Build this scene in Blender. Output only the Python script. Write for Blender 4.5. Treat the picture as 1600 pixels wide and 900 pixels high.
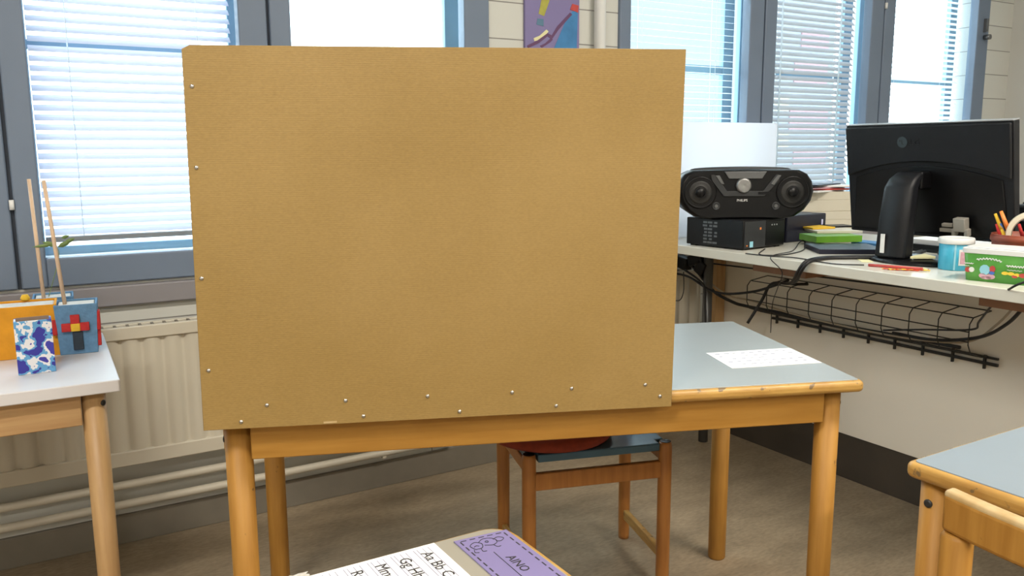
import bpy, bmesh, math, random
from mathutils import Vector, Matrix
random.seed(7)
R = math.radians
scn = bpy.context.scene
for o in list(bpy.data.objects): bpy.data.objects.remove(o)
COL = scn.collection

# ------------------------------------------------------------------ camera
F_PX, PITCH, YAW, ROLL, EYE = 1308.0, R(9.22), R(30.8), R(0.34), 1.05
fw = Vector((math.sin(YAW)*math.cos(PITCH), math.cos(YAW)*math.cos(PITCH), -math.sin(PITCH)))
rt0 = Vector((math.cos(YAW), -math.sin(YAW), 0)); up0 = rt0.cross(fw)
rt = rt0*math.cos(ROLL) - up0*math.sin(ROLL)
up = up0*math.cos(ROLL) + rt0*math.sin(ROLL)
cd = bpy.data.cameras.new('camera'); cam = bpy.data.objects.new('camera', cd); COL.objects.link(cam)
cam.matrix_world = Matrix(((rt.x, up.x, -fw.x, 0), (rt.y, up.y, -fw.y, 0), (rt.z, up.z, -fw.z, EYE), (0, 0, 0, 1)))
cd.sensor_width = 36.0; cd.lens = 36.0*F_PX/1600.0; cd.clip_start = 0.02
scn.camera = cam

def ray(x, y): return fw + rt*((x-800)/F_PX) - up*((y-450)/F_PX)
def on_z(x, y, z):
    d = ray(x, y); t = (z-EYE)/d.z; return Vector((d.x*t, d.y*t, z))
def on_x(x, y, X):
    d = ray(x, y); t = X/d.x; return Vector((X, d.y*t, EYE+d.z*t))
def on_y(x, y, Y):
    d = ray(x, y); t = Y/d.y; return Vector((d.x*t, Y, EYE+d.z*t))

# ------------------------------------------------------------------ world, exposure, ceiling light
scn.view_settings.view_transform = 'Standard'; scn.view_settings.look = 'None'
scn.view_settings.gamma = 1.0; scn.view_settings.exposure = 1.0
scn.view_settings.use_curve_mapping = False
w = bpy.data.worlds.new('overcast_sky'); scn.world = w; w.use_nodes = True
bg = w.node_tree.nodes['Background']; bg.inputs[0].default_value = (0.80, 0.92, 1.0, 1); bg.inputs[1].default_value = 3.3
LAMP_WATTS = 27.0
LAMP_COLOUR = (1.0, 0.93, 0.82)

# ------------------------------------------------------------------ helpers
def root_of(name, loc=(0, 0, 0), rz=0.0, label=None, cat=None, group=None, kind=None):
    o = bpy.data.objects.new(name, None); COL.objects.link(o)
    o.location = loc; o.rotation_euler = (0, 0, rz); o.empty_display_size = 0.05
    return tag(o, label, cat, group, kind)
def tag(o, label=None, cat=None, group=None, kind=None):
    if label: o['label'] = label
    if cat: o['category'] = cat
    if group: o['group'] = group
    if kind: o['kind'] = kind
    return o

class MB:
    def __init__(s): s.bm = bmesh.new()
    def box(s, lo, hi, M=None):
        x0, y0, z0 = lo; x1, y1, z1 = hi
        v = [s.bm.verts.new(p) for p in ((x0,y0,z0),(x1,y0,z0),(x1,y1,z0),(x0,y1,z0),(x0,y0,z1),(x1,y0,z1),(x1,y1,z1),(x0,y1,z1))]
        for f in ((0,3,2,1),(4,5,6,7),(0,1,5,4),(1,2,6,5),(2,3,7,6),(3,0,4,7)): s.bm.faces.new([v[i] for i in f])
        if M is not None: bmesh.ops.transform(s.bm, matrix=M, verts=v)
        return s
    def prism(s, pts, z0, z1, M=None):
        n = len(pts)
        a = [s.bm.verts.new((p[0], p[1], z0)) for p in pts]; b = [s.bm.verts.new((p[0], p[1], z1)) for p in pts]
        s.bm.faces.new(a[::-1]); s.bm.faces.new(b)
        for i in range(n): s.bm.faces.new((a[i], a[(i+1) % n], b[(i+1) % n], b[i]))
        if M is not None: bmesh.ops.transform(s.bm, matrix=M, verts=a+b)
        return s
    def lathe(s, prof, c=(0, 0, 0), n=28, M=None, cap=True, sx=1, sy=1):
        rings = []
        for r, z in prof:
            rings.append([s.bm.verts.new((c[0]+r*sx*math.cos(2*math.pi*k/n), c[1]+r*sy*math.sin(2*math.pi*k/n), c[2]+z)) for k in range(n)])
        for i in range(len(rings)-1):
            for k in range(n):
                f = s.bm.faces.new((rings[i][k], rings[i][(k+1) % n], rings[i+1][(k+1) % n], rings[i+1][k])); f.smooth = True
        if cap:
            s.bm.faces.new(rings[0][::-1]); s.bm.faces.new(rings[-1])
        if M is not None: bmesh.ops.transform(s.bm, matrix=M, verts=[v for q in rings for v in q])
        return s
    def tube(s, pts, r, n=8, smooth_steps=0, r_end=None):
        P = [Vector(p) for p in pts]
        if smooth_steps and len(P) > 2:
            Q = []
            E = [P[0]*2-P[1]] + P + [P[-1]*2-P[-2]]
            for i in range(1, len(E)-2):
                for k in range(smooth_steps):
                    t = k/smooth_steps; a, b, c, d = E[i-1], E[i], E[i+1], E[i+2]
                    Q.append(0.5*((2*b)+(c-a)*t+(2*a-5*b+4*c-d)*t*t+(3*b-a-3*c+d)*t**3))
            P = Q + [P[-1]]
        rings = []; prev = None
        for i, p in enumerate(P):
            t = (P[min(i+1, len(P)-1)]-P[max(i-1, 0)]).normalized()
            if prev is None:
                a = Vector((0, 0, 1)) if abs(t.z) < .9 else Vector((1, 0, 0))
                u = t.cross(a).normalized()
            else:
                u = (prev - t*prev.dot(t)).normalized()
            prev = u; v = t.cross(u)
            rr = r if r_end is None else r+(r_end-r)*i/(len(P)-1)
            rings.append([s.bm.verts.new(p+u*rr*math.cos(2*math.pi*k/n)+v*rr*math.sin(2*math.pi*k/n)) for k in range(n)])
        for i in range(len(rings)-1):
            for k in range(n):
                f = s.bm.faces.new((rings[i][k], rings[i][(k+1) % n], rings[i+1][(k+1) % n], rings[i+1][k])); f.smooth = True
        s.bm.faces.new(rings[0][::-1]); s.bm.faces.new(rings[-1])
        return s
    def cyl(s, p, q, r, n=20, r2=None): return s.tube([p, q], r, n, r_end=r2)
    def build(s, name, mat, parent=None, bevel=0, seg=2, world=False):
        bmesh.ops.recalc_face_normals(s.bm, faces=s.bm.faces[:])
        me = bpy.data.meshes.new(name); s.bm.to_mesh(me); s.bm.free()
        me.materials.append(mat)
        o = bpy.data.objects.new(name, me); COL.objects.link(o)
        if parent is not None:
            o.parent = parent
            if world:          # shape was given in room coordinates: bring it into the parent's own
                chain = []; p = parent
                while p is not None: chain.append(p); p = p.parent
                M = Matrix.Identity(4)
                for p in reversed(chain): M = M @ (Matrix.Translation(p.location) @ p.rotation_euler.to_matrix().to_4x4())
                me.transform(M.inverted())
        if bevel:
            b = o.modifiers.new('bevel', 'BEVEL'); b.width = bevel; b.segments = seg; b.limit_method = 'ANGLE'; b.angle_limit = R(40)
            b.harden_normals = False
            for p in me.polygons: p.use_smooth = True
            me.set_sharp_from_angle(angle=R(35)) if hasattr(me, 'set_sharp_from_angle') else None
        return o

def rrect(x0, y0, x1, y1, r, n=6):
    pts = []
    for cx, cy, a in ((x1-r, y0+r, -90), (x1-r, y1-r, 0), (x0+r, y1-r, 90), (x0+r, y0+r, 180)):
        for k in range(n+1):
            t = R(a+90*k/n); pts.append((cx+r*math.cos(t), cy+r*math.sin(t)))
    return pts

def text_obj(s, name, size, mat, parent, M, ext=0.0003, align='LEFT', sx=1.0):
    cu = bpy.data.curves.new(name, 'FONT'); cu.body = s; cu.size = size; cu.extrude = ext; cu.align_x = align; cu.resolution_u = 2
    t = bpy.data.objects.new(name, cu); COL.objects.link(t)
    dg = bpy.context.evaluated_depsgraph_get(); dg.update()
    me = bpy.data.meshes.new_from_object(t.evaluated_get(dg))
    bpy.data.objects.remove(t); bpy.data.curves.remove(cu)
    me.transform(M @ Matrix.Diagonal((sx, 1, 1, 1)))
    me.materials.clear(); me.materials.append(mat)
    o = bpy.data.objects.new(name, me); COL.objects.link(o); o.parent = parent
    return o
def frame_of(o, x, y):
    """matrix whose x and y axes lie along the given directions, at o"""
    x = Vector(x).normalized(); z = x.cross(Vector(y)).normalized(); y = z.cross(x)
    return Matrix(((x.x, y.x, z.x, o[0]), (x.y, y.y, z.y, o[1]), (x.z, y.z, z.z, o[2]), (0, 0, 0, 1)))

# ------------------------------------------------------------------ materials
def mat(name, col, rough=0.5, metal=0.0, var=0.0, scale=20, stretch=(1, 1, 1), col2=None, bump=0.0, bscale=200, spec=0.5, coat=0.0, trans=0.0):
    m = bpy.data.materials.new(name); m.use_nodes = True; nt = m.node_tree; b = nt.nodes['Principled BSDF']
    b.inputs['Roughness'].default_value = rough; b.inputs['Metallic'].default_value = metal
    b.inputs['Specular IOR Level'].default_value = spec; b.inputs['Coat Weight'].default_value = coat
    b.inputs['Transmission Weight'].default_value = trans
    tc = nt.nodes.new('ShaderNodeTexCoord'); mp = nt.nodes.new('ShaderNodeMapping'); mp.inputs['Scale'].default_value = stretch
    nt.links.new(tc.outputs['Object'], mp.inputs[0])
    nz = nt.nodes.new('ShaderNodeTexNoise'); nz.inputs['Scale'].default_value = scale; nz.inputs['Detail'].default_value = 5
    nt.links.new(mp.outputs[0], nz.inputs['Vector'])
    rp = nt.nodes.new('ShaderNodeValToRGB'); rp.color_ramp.elements[0].position = .3; rp.color_ramp.elements[1].position = .7
    c1 = (*col, 1); c2 = (*col2, 1) if col2 else tuple(c*(1-var) for c in col)+(1,)
    rp.color_ramp.elements[0].color = c2; rp.color_ramp.elements[1].color = c1
    nt.links.new(nz.outputs[0], rp.inputs[0]); nt.links.new(rp.outputs[0], b.inputs['Base Color'])
    if bump:
        n2 = nt.nodes.new('ShaderNodeTexNoise'); n2.inputs['Scale'].default_value = bscale; nt.links.new(mp.outputs[0], n2.inputs['Vector'])
        bp = nt.nodes.new('ShaderNodeBump'); bp.inputs['Strength'].default_value = bump; bp.inputs['Distance'].default_value = .002
        nt.links.new(n2.outputs[0], bp.inputs['Height']); nt.links.new(bp.outputs[0], b.inputs['Normal'])
    return m

def ramp_mat(name, stops, scale=12, rough=.6, detail=1.0, offset=(0, 0, 0), distort=0.0):
    m = mat(name, (1, 1, 1), rough); nt = m.node_tree
    nz = next(n for n in nt.nodes if n.type == 'TEX_NOISE'); nz.inputs['Scale'].default_value = scale; nz.inputs['Detail'].default_value = detail
    nz.inputs['Distortion'].default_value = distort
    next(n for n in nt.nodes if n.type == 'MAPPING').inputs['Location'].default_value = offset
    rp = next(n for n in nt.nodes if n.type == 'VALTORGB').color_ramp; rp.interpolation = 'CONSTANT'
    while len(rp.elements) > 1: rp.elements.remove(rp.elements[-1])
    rp.elements[0].position = stops[0][0]; rp.elements[0].color = (*stops[0][1], 1)
    for p, c in stops[1:]:
        e = rp.elements.new(p); e.color = (*c, 1)
    return m

M_wood = mat('lacquered_birch', (0.46, 0.235, 0.048), .5, col2=(0.36, 0.170, 0.030), scale=6, stretch=(14, 14, 1.2), spec=.35)
M_woodh = mat('lacquered_birch_rail', (0.46, 0.235, 0.045), .5, col2=(0.38, 0.182, 0.030), scale=6, stretch=(1.2, 14, 14), spec=.35)
M_edge = mat('birch_lipping', (0.58, 0.35, 0.095), .42, col2=(0.42, 0.225, 0.055), scale=9, stretch=(2, 2, 10), coat=.1)
M_worn = mat('worn_bare_birch', (0.58, 0.44, 0.24), .6, col2=(0.46, 0.30, 0.12), scale=35)
M_palewood = mat('pale_birch', (0.56, 0.36, 0.17), .45, col2=(0.46, 0.275, 0.12), scale=6, stretch=(14, 14, 1.2))
M_palerail = mat('pale_birch_rail', (0.52, 0.33, 0.155), .45, col2=(0.43, 0.25, 0.11), scale=6, stretch=(1.2, 14, 14))
M_chairwood = mat('orange_birch', (0.47, 0.20, 0.045), .4, col2=(0.36, 0.14, 0.03), scale=6, stretch=(14, 14, 1.2), coat=.15)
M_dowel = mat('dowel_wood', (0.72, 0.52, 0.36), .6, var=.15, scale=30)
M_grey = mat('grey_laminate', (0.33, 0.36, 0.37), .36, var=.09, scale=5, bump=.05, bscale=400)
M_grey2 = mat('warm_grey_laminate', (0.33, 0.315, 0.27), .4, var=.08, scale=5)
M_bluegrey = mat('blue_grey_laminate', (0.27, 0.325, 0.38), .4, var=.06, scale=5)
M_whitetop = mat('white_laminate', (0.74, 0.73, 0.76), .35, var=.05, scale=4)
M_counter = mat('counter_laminate', (0.70, 0.68, 0.60), .25, var=.05, scale=6)
M_panel = mat('cream_panel', (0.86, 0.81, 0.71), .5, var=.06, scale=2)
M_dark = mat('dark_plinth', (0.06, 0.048, 0.036), .6, var=.3, scale=6)
M_paint = mat('cream_radiator_paint', (0.61, 0.57, 0.475), .4, var=.06, scale=4)
M_frame = mat('blue_grey_paint', (0.165, 0.215, 0.30), .45, var=.1, scale=6)
M_framed = mat('frame_gap_black', (0.05, 0.062, 0.085), .8)
M_outer = mat('outer_sash_paint', (0.24, 0.40, 0.52), .5, var=.08, scale=6)
M_sill = mat('sill_paint', (0.26, 0.25, 0.27), .5, var=.12, scale=6)
M_white = mat('white_plastic', (0.78, 0.79, 0.78), .4, var=.04)
M_paper = mat('white_paper', (0.84, 0.84, 0.85), .7, var=.03, scale=8)
M_ink = mat('black_ink', (0.03, 0.03, 0.035), .6)
M_grayink = mat('grey_ink', (0.30, 0.30, 0.40), .6)
M_black = mat('black_plastic', (0.004, 0.004, 0.005), .35, spec=.3, var=.3, scale=40)
M_blackm = mat('black_matte_plastic', (0.006, 0.0065, 0.009), .5, spec=.35, var=.25, scale=60)
M_bluish = mat('dark_blue_plastic', (0.010, 0.012, 0.030), .4, var=.2)
M_dgrey = mat('dark_grey_metal', (0.035, 0.037, 0.04), .45, metal=.2, var=.2, scale=30)
M_chrome = mat('brushed_steel', (0.62, 0.62, 0.62), .28, metal=1.0, var=.1)
M_silver = mat('silver_plastic', (0.16, 0.165, 0.17), .35, metal=.6, var=.1)
M_speaker = mat('speaker_grille', (0.015, 0.0145, 0.013), .5, col2=(0.006, 0.006, 0.006), scale=300, bump=.3, bscale=600)
M_knob = mat('knob_metal', (0.36, 0.36, 0.36), .38, metal=.9, var=.3, scale=60)
M_plug = mat('grey_plug', (0.30, 0.28, 0.245), .5)
M_cable = mat('black_cable', (0.010, 0.010, 0.012), .5)
M_cablebeige = mat('beige_cable', (0.45, 0.38, 0.28), .5)
M_wire = mat('black_wire', (0.015, 0.015, 0.014), .45)
M_seatblue = mat('blue_seat_laminate', (0.075, 0.165, 0.25), .25, var=.2, scale=8)
M_cushion = mat('dark_red_cloth', (0.26, 0.035, 0.012), .85, var=.25, scale=60, bump=.3)
M_feltblue = mat('blue_felt', (0.14, 0.29, 0.48), .95, var=.25, scale=80, bump=.5)
M_feltred = mat('red_felt', (0.55, 0.035, 0.035), .95, var=.25, scale=80, bump=.5)
M_feltyellow = mat('yellow_felt', (0.80, 0.50, 0.04), .95, var=.15, scale=80)
M_feltblack = mat('black_felt', (0.035, 0.05, 0.07), .95, var=.25, scale=80)
M_orange = mat('orange_felt', (0.78, 0.34, 0.02), .9, var=.18, scale=30, bump=.3)
M_soil = mat('white_filling', (0.66, 0.64, 0.60), .95, var=.15, scale=60, bump=.5)
M_cardbrown = mat('box_inside_card', (0.33, 0.24, 0.19), .9, var=.1)
M_leaf = mat('leaf_green', (0.20, 0.30, 0.10), .6, var=.3, scale=40)
M_purple = mat('purple_card', (0.22, 0.19, 0.39), .6, var=.06, scale=10)
M_clear = mat('cloudy_film', (0.60, 0.58, 0.55), .3, var=.1, scale=30)
M_cyan = mat('cyan_label', (0.06, 0.42, 0.62), .35, var=.06)
M_cyanl = mat('pale_cyan_print', (0.30, 0.62, 0.75), .4)
M_green = mat('green_label', (0.06, 0.26, 0.035), .35, col2=(0.12, 0.38, 0.07), scale=12)
M_pink = mat('pink_print', (0.72, 0.42, 0.50), .5, var=.2, scale=90)
M_redprint = mat('red_print', (0.55, 0.07, 0.06), .5, var=.2, scale=80)
M_blueprint = mat('blue_print', (0.06, 0.16, 0.50), .5)
M_yellowp = mat('yellow_print', (0.85, 0.60, 0.06), .5, var=.1)
M_lightgreen = mat('lime_cover', (0.16, 0.42, 0.03), .4, var=.2, scale=15)
M_terra = mat('terracotta', (0.30, 0.065, 0.03), .45, col2=(0.20, 0.04, 0.02), scale=25)
M_tape = mat('masking_tape', (0.72, 0.66, 0.52), .6, var=.08, scale=60)
M_carton = mat('cream_carton', (0.62, 0.58, 0.48), .6, var=.05, scale=10)
M_note = mat('pale_yellow_note', (0.76, 0.72, 0.42), .7, var=.05)
M_orangep = mat('orange_pen', (0.85, 0.25, 0.05), .4)
M_silvert = mat('monitor_edge_grey', (0.30, 0.32, 0.34), .3, var=.05)
M_brownblock = mat('brown_bracket', (0.28, 0.13, 0.06), .5, var=.2)

def specks(m, col, scale=38, lo=.63, hi=.66):
    nt = m.node_tree; b = nt.nodes['Principled BSDF']; src = b.inputs['Base Color'].links[0].from_socket
    tc = next(n for n in nt.nodes if n.type == 'TEX_COORD')
    n2 = nt.nodes.new('ShaderNodeTexNoise'); n2.inputs['Scale'].default_value = scale; n2.inputs['Detail'].default_value = 3; nt.links.new(tc.outputs['Object'], n2.inputs['Vector'])
    r2 = nt.nodes.new('ShaderNodeValToRGB'); r2.color_ramp.elements[0].position = lo; r2.color_ramp.elements[1].position = hi; nt.links.new(n2.outputs[0], r2.inputs[0])
    mx = nt.nodes.new('ShaderNodeMix'); mx.data_type = 'RGBA'; nt.links.new(r2.outputs[0], mx.inputs[0]); nt.links.new(src, mx.inputs[6]); mx.inputs[7].default_value = (*col, 1)
    nt.links.new(mx.outputs[2], b.inputs['Base Color'])
specks(M_edge, (.20, .13, .06)); specks(M_wood, (.17, .09, .03), 30, .70, .73)

def cardboard():
    m = mat('ribbed_hardboard', (0.435, 0.288, 0.102), .42, col2=(0.365, 0.235, 0.072), scale=3.0, bump=0.0, spec=.45)
    nt = m.node_tree; b = nt.nodes['Principled BSDF']; tc = next(n for n in nt.nodes if n.type == 'TEX_COORD')
    wv = nt.nodes.new('ShaderNodeTexWave'); wv.wave_type = 'BANDS'; wv.bands_direction = 'Z'; wv.inputs['Scale'].default_value = 95
    wv.inputs['Distortion'].default_value = 1.2; wv.inputs['Detail'].default_value = 2
    nt.links.new(tc.outputs['Object'], wv.inputs['Vector'])
    mp = nt.nodes.new('ShaderNodeMapping'); mp.inputs['Scale'].default_value = (170, 170, 420); nt.links.new(tc.outputs['Object'], mp.inputs[0])
    n2 = nt.nodes.new('ShaderNodeTexNoise'); n2.inputs['Scale'].default_value = 1; n2.inputs['Detail'].default_value = 3; nt.links.new(mp.outputs[0], n2.inputs['Vector'])
    rp = next(n for n in nt.nodes if n.type == 'VALTORGB')
    mx = nt.nodes.new('ShaderNodeMix'); mx.data_type = 'RGBA'; mx.blend_type = 'MULTIPLY'; mx.inputs[0].default_value = .05
    nt.links.new(rp.outputs[0], mx.inputs[6]); nt.links.new(wv.outputs[0], mx.inputs[7])
    m2 = nt.nodes.new('ShaderNodeMix'); m2.data_type = 'RGBA'; m2.blend_type = 'MULTIPLY'; m2.inputs[0].default_value = .32
    nt.links.new(mx.outputs[2], m2.inputs[6]); nt.links.new(n2.outputs[0], m2.inputs[7])
    nt.links.new(m2.outputs[2], b.inputs['Base Color'])
    bp = nt.nodes.new('ShaderNodeBump'); bp.inputs['Strength'].default_value = .10; bp.inputs['Distance'].default_value = .0004
    nt.links.new(wv.outputs[0], bp.inputs['Height']); nt.links.new(bp.outputs[0], b.inputs['Normal'])
    return m
M_board = cardboard()

def brick():
    m = mat('painted_brick', (0.62, 0.60, 0.53), .6); nt = m.node_tree; b = nt.nodes['Principled BSDF']
    tc = next(n for n in nt.nodes if n.type == 'TEX_COORD'); mp = nt.nodes.new('ShaderNodeMapping')
    mp.inputs['Rotation'].default_value = (R(90), 0, 0); mp.inputs['Location'].default_value = (.18, 0.041, 0)
    nt.links.new(tc.outputs['Object'], mp.inputs[0])
    bt = nt.nodes.new('ShaderNodeTexBrick'); bt.inputs['Scale'].default_value = 1; bt.inputs['Brick Width'].default_value = 1.3
    bt.inputs['Row Height'].default_value = .114; bt.inputs['Mortar Size'].default_value = .0022; bt.inputs['Mortar Smooth'].default_value = .4
    bt.inputs['Color1'].default_value = (.62, .625, .585, 1); bt.inputs['Color2'].default_value = (.60, .605, .57, 1); bt.inputs['Mortar'].default_value = (.26, .25, .24, 1)
    nt.links.new(mp.outputs[0], bt.inputs['Vector']); nt.links.new(bt.outputs[0], b.inputs['Base Color'])
    bp = nt.nodes.new('ShaderNodeBump'); bp.inputs['Strength'].default_value = .5; bp.inputs['Distance'].default_value = .004; bp.invert = True
    nt.links.new(bt.outputs[1], bp.inputs['Height']); nt.links.new(bp.outputs[0], b.inputs['Normal'])
    return m
M_brick = brick()
M_wall = mat('smooth_wall_paint', (0.61, 0.61, 0.58), .6, var=.03, scale=3)
M_ceil = mat('ceiling_paint', (0.75, 0.73, 0.68), .8, var=.03)
M_floor = mat('mottled_linoleum', (0.35, 0.275, 0.185), .45, col2=(0.255, 0.20, 0.135), scale=11, bump=.04, bscale=60)
def _floor():
    nt = M_floor.node_tree; b = nt.nodes['Principled BSDF']; mp = next(n for n in nt.nodes if n.type == 'MAPPING'); mp.inputs['Scale'].default_value = (.6, 1.6, 1)
    rp = next(n for n in nt.nodes if n.type == 'VALTORGB')
    n2 = nt.nodes.new('ShaderNodeTexNoise'); n2.inputs['Scale'].default_value = 90; n2.inputs['Detail'].default_value = 4; nt.links.new(mp.outputs[0], n2.inputs['Vector'])
    mx = nt.nodes.new('ShaderNodeMix'); mx.data_type = 'RGBA'; mx.blend_type = 'OVERLAY'; mx.inputs[0].default_value = .45
    nt.links.new(rp.outputs[0], mx.inputs[6]); nt.links.new(n2.outputs[0], mx.inputs[7]); nt.links.new(mx.outputs[2], b.inputs['Base Color'])
_floor()
M_skirt = mat('grey_brown_skirting', (0.20, 0.18, 0.145), .5, var=.1)
M_facade = mat('grey_facade', (0.20, 0.20, 0.22), .8, var=.1, scale=.5)
M_snow = mat('snow_ground', (0.85, 0.87, 0.9), .8, var=.05, scale=.3)
M_facred = mat('facade_red', (0.26, 0.15, 0.16), .8); M_facyel = mat('facade_yellow', (0.26, 0.24, 0.17), .8); M_facwin = mat('facade_dark', (0.06, 0.07, 0.08), .3)

def glass_mat():
    m = bpy.data.materials.new('window_glass'); m.use_nodes = True; nt = m.node_tree; nt.nodes.clear()
    out = nt.nodes.new('ShaderNodeOutputMaterial'); t = nt.nodes.new('ShaderNodeBsdfTransparent'); t.inputs[0].default_value = (.95, .98, .98, 1)
    g = nt.nodes.new('ShaderNodeBsdfGlossy'); g.inputs['Roughness'].default_value = .01
    lw = nt.nodes.new('ShaderNodeLayerWeight'); lw.inputs[0].default_value = .5; pw = nt.nodes.new('ShaderNodeMath'); pw.operation = 'POWER'; pw.inputs[1].default_value = 4.5
    fr = nt.nodes.new('ShaderNodeMath'); fr.operation = 'MULTIPLY_ADD'; fr.inputs[1].default_value = .6; fr.inputs[2].default_value = .025; mx = nt.nodes.new('ShaderNodeMixShader')
    nt.links.new(lw.outputs['Facing'], pw.inputs[0]); nt.links.new(pw.outputs[0], fr.inputs[0]); nt.links.new(fr.outputs[0], mx.inputs[0]); nt.links.new(t.outputs[0], mx.inputs[1]); nt.links.new(g.outputs[0], mx.inputs[2]); nt.links.new(mx.outputs[0], out.inputs[0])
    return m
M_glass = glass_mat()
def thin_mat(name, col, translucent=.5, clear=0.0):
    m = bpy.data.materials.new(name); m.use_nodes = True; nt = m.node_tree; nt.nodes.clear()
    out = nt.nodes.new('ShaderNodeOutputMaterial'); d = nt.nodes.new('ShaderNodeBsdfDiffuse'); d.inputs[0].default_value = (*col, 1)
    t = nt.nodes.new('ShaderNodeBsdfTranslucent'); t.inputs[0].default_value = (*col, 1); mx = nt.nodes.new('ShaderNodeMixShader'); mx.inputs[0].default_value = translucent
    nz = nt.nodes.new('ShaderNodeTexNoise'); nz.inputs['Scale'].default_value = 5
    nt.links.new(d.outputs[0], mx.inputs[1]); nt.links.new(t.outputs[0], mx.inputs[2])
    if clear:
        c = nt.nodes.new('ShaderNodeBsdfTransparent'); m2 = nt.nodes.new('ShaderNodeMixShader'); m2.inputs[0].default_value = clear
        nt.links.new(mx.outputs[0], m2.inputs[1]); nt.links.new(c.outputs[0], m2.inputs[2]); nt.links.new(m2.outputs[0], out.inputs[0])
    else: nt.links.new(mx.outputs[0], out.inputs[0])
    return m
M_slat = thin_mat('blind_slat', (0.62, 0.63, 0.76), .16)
M_slatg = thin_mat('blind_slat_shaded', (0.50, 0.50, 0.54), .05)  # greyer copy of the white slats, the middle pane's shade put into the colour
M_slatw = thin_mat('blind_slat_lit', (0.88, 0.90, 0.92), .62)  # whiter slat copy, the bright panes' backlight put into the colour
M_film = thin_mat('frosted_plastic_sheet', (0.84, 0.82, 0.84), .6, clear=.25)
def emit(name, col, s):
    m = bpy.data.materials.new(name); m.use_nodes = True; nt = m.node_tree; b = nt.nodes['Principled BSDF']
    b.inputs['Emission Color'].default_value = (*col, 1); b.inputs['Emission Strength'].default_value = s; b.inputs['Base Color'].default_value = (.8, .8, .8, 1)
    return m
M_lamp = emit('lamp_diffuser', LAMP_COLOUR, 2.0)

# ------------------------------------------------------------------ room shell
WY, WT = 2.40, 2.60            # inner and outer face of the window wall
XL, XR, YB, ZC = -2.6, 4.30, -3.4, 2.75
ZS, ZT = 0.72, 2.25            # bottom and top of the windows
G1 = (-0.66, 1.345); G2 = (1.865, 4.082)
def struct(name, mb, m, bevel=0): return tag(mb.build(name, m, bevel=bevel), kind='structure')
struct('floor', MB().box((XL-.1, YB-.1, -.1), (XR+.1, WT, 0)), M_floor)
struct('ceiling', MB().box((XL-.1, YB-.1, ZC), (XR+.1, WT, ZC+.1)), M_ceil)
wl = MB()
wl.box((XL, WY, 0), (XR, WT, ZS-.002)); wl.box((XL, WY, ZT), (XR, WT, ZC))
for a, b in ((XL, G1[0]), (G1[1], G2[0]), (G2[1], XR)): wl.box((a, WY, ZS-.002), (b, WT, ZT))
struct('wall_window', wl, M_brick)
struct('wall_right', MB().box((XR, YB, 0), (XR+.1, WT, ZC)), M_wall)
struct('wall_left', MB().box((XL-.1, YB, 0), (XL, WT, ZC)), M_wall)
struct('wall_back', MB().box((XL-.1, YB-.1, 0), (XR+.1, YB, ZC)), M_wall)
struct('baseboard_window', MB().box((XL, WY-.012, 0), (2.2, WY, .082)), M_skirt, .002)
struct('trim_1', MB().box((G1[0]-.02, WY-.022, ZS-.062), (G1[1]+.01, WY+.01, ZS-.008)), M_sill, .004)
struct('trim_2', MB().box((G2[0]-.01, WY-.022, ZS-.062), (G2[1]+.02, WY+.01, ZS-.008)), M_sill, .004)

def window(name, x0, x1, panes, seams, rz, rt_):
    r = root_of(name, ((x0+x1)/2, WY, ZS), kind='structure')
    f = MB(); ya, yb = WY-.014, WY+.030
    gz0, gz1 = .793, ZT-.07
    xs = [x0] + [v for p in panes for v in p] + [x1]
    for i in range(0, len(xs), 2):                      # upright stiles between the panes
        a, b = xs[i], xs[i+1]; s = seams[i//2]
        if s is None: f.box((a, ya, ZS), (b, yb, ZT))
        else: f.box((a, ya, ZS), (s-.004, yb, ZT)); f.box((s+.004, ya, ZS), (b, yb, ZT))
    for a, b in panes: f.box((a, ya, ZS), (b, yb, gz0)); f.box((a, ya, gz1), (b, yb, ZT))
    f.build('window_frame', M_frame, r, .004, world=True)
    g = MB()
    for s in seams:
        if s is not None: g.box((s-.0045, ya+.012, ZS), (s+.0045, yb, ZT))
    g.build('seam_gasket', M_framed, r, world=True)
    ou = MB()
    for a, b in panes:                                   # outer sash beyond the blind, with a slim cross rail
        ou.box((a-.055, 2.525, gz0-.06), (a+.006, 2.550, gz1+.03)); ou.box((b+.002, 2.525, gz0-.06), (b+.055, 2.550, gz1+.03))
        ou.box((a, 2.525, gz0-.06), (b, 2.550, gz0+.016)); ou.box((a, 2.528, rz), (b, 2.548, rz+rt_))
    ou.build('outer_sash', M_outer, r, .002, world=True)
    for a, b in panes:
        MB().box((a-.004, WY+.012, gz0-.004), (b+.004, WY+.016, gz1+.004)).build('pane', M_glass, r, world=True)
        MB().box((a, 2.536, gz0), (b, 2.540, gz1)).build('outer_pane', M_glass, r, world=True)
    for a, b in panes: MB().box((a-.02, yb, gz0-.02), (b+.02, 2.525, gz0-.006)).build('inner_ledge', M_white, r, world=True)
    k = MB()
    for s in seams:
        if s is not None:
            for z in (.93, 1.66): k.cyl((s, ya-.004, z-.012), (s, ya-.004, z+.012), .006, 10)
    k.build('hinge', M_white, r, world=True)
    return r
W1P = [(-.585, -.079), (.064, .569), (.712, 1.256)]
window('window_1', G1[0], G1[1], W1P, [None, .002, .650, None], 1.318, .024)
W2P = [(1.913, 2.493), (2.639, 3.212), (3.370, 3.988)]
window('window_2', G2[0], G2[1], W2P, [None, 2.572, 3.296, None], 1.350, .034)
# window latch knobs on the far right frame
lk = MB().cyl((4.045, WY-.016, 1.575), (4.045, WY-.045, 1.575), .012, 14).box((4.035, WY-.03, 1.60), (4.05, WY-.014, 1.66))
lk = tag(lk.build('window_latch', M_silver), 'small pale window latch on the far right window stile', 'latch')

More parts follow.
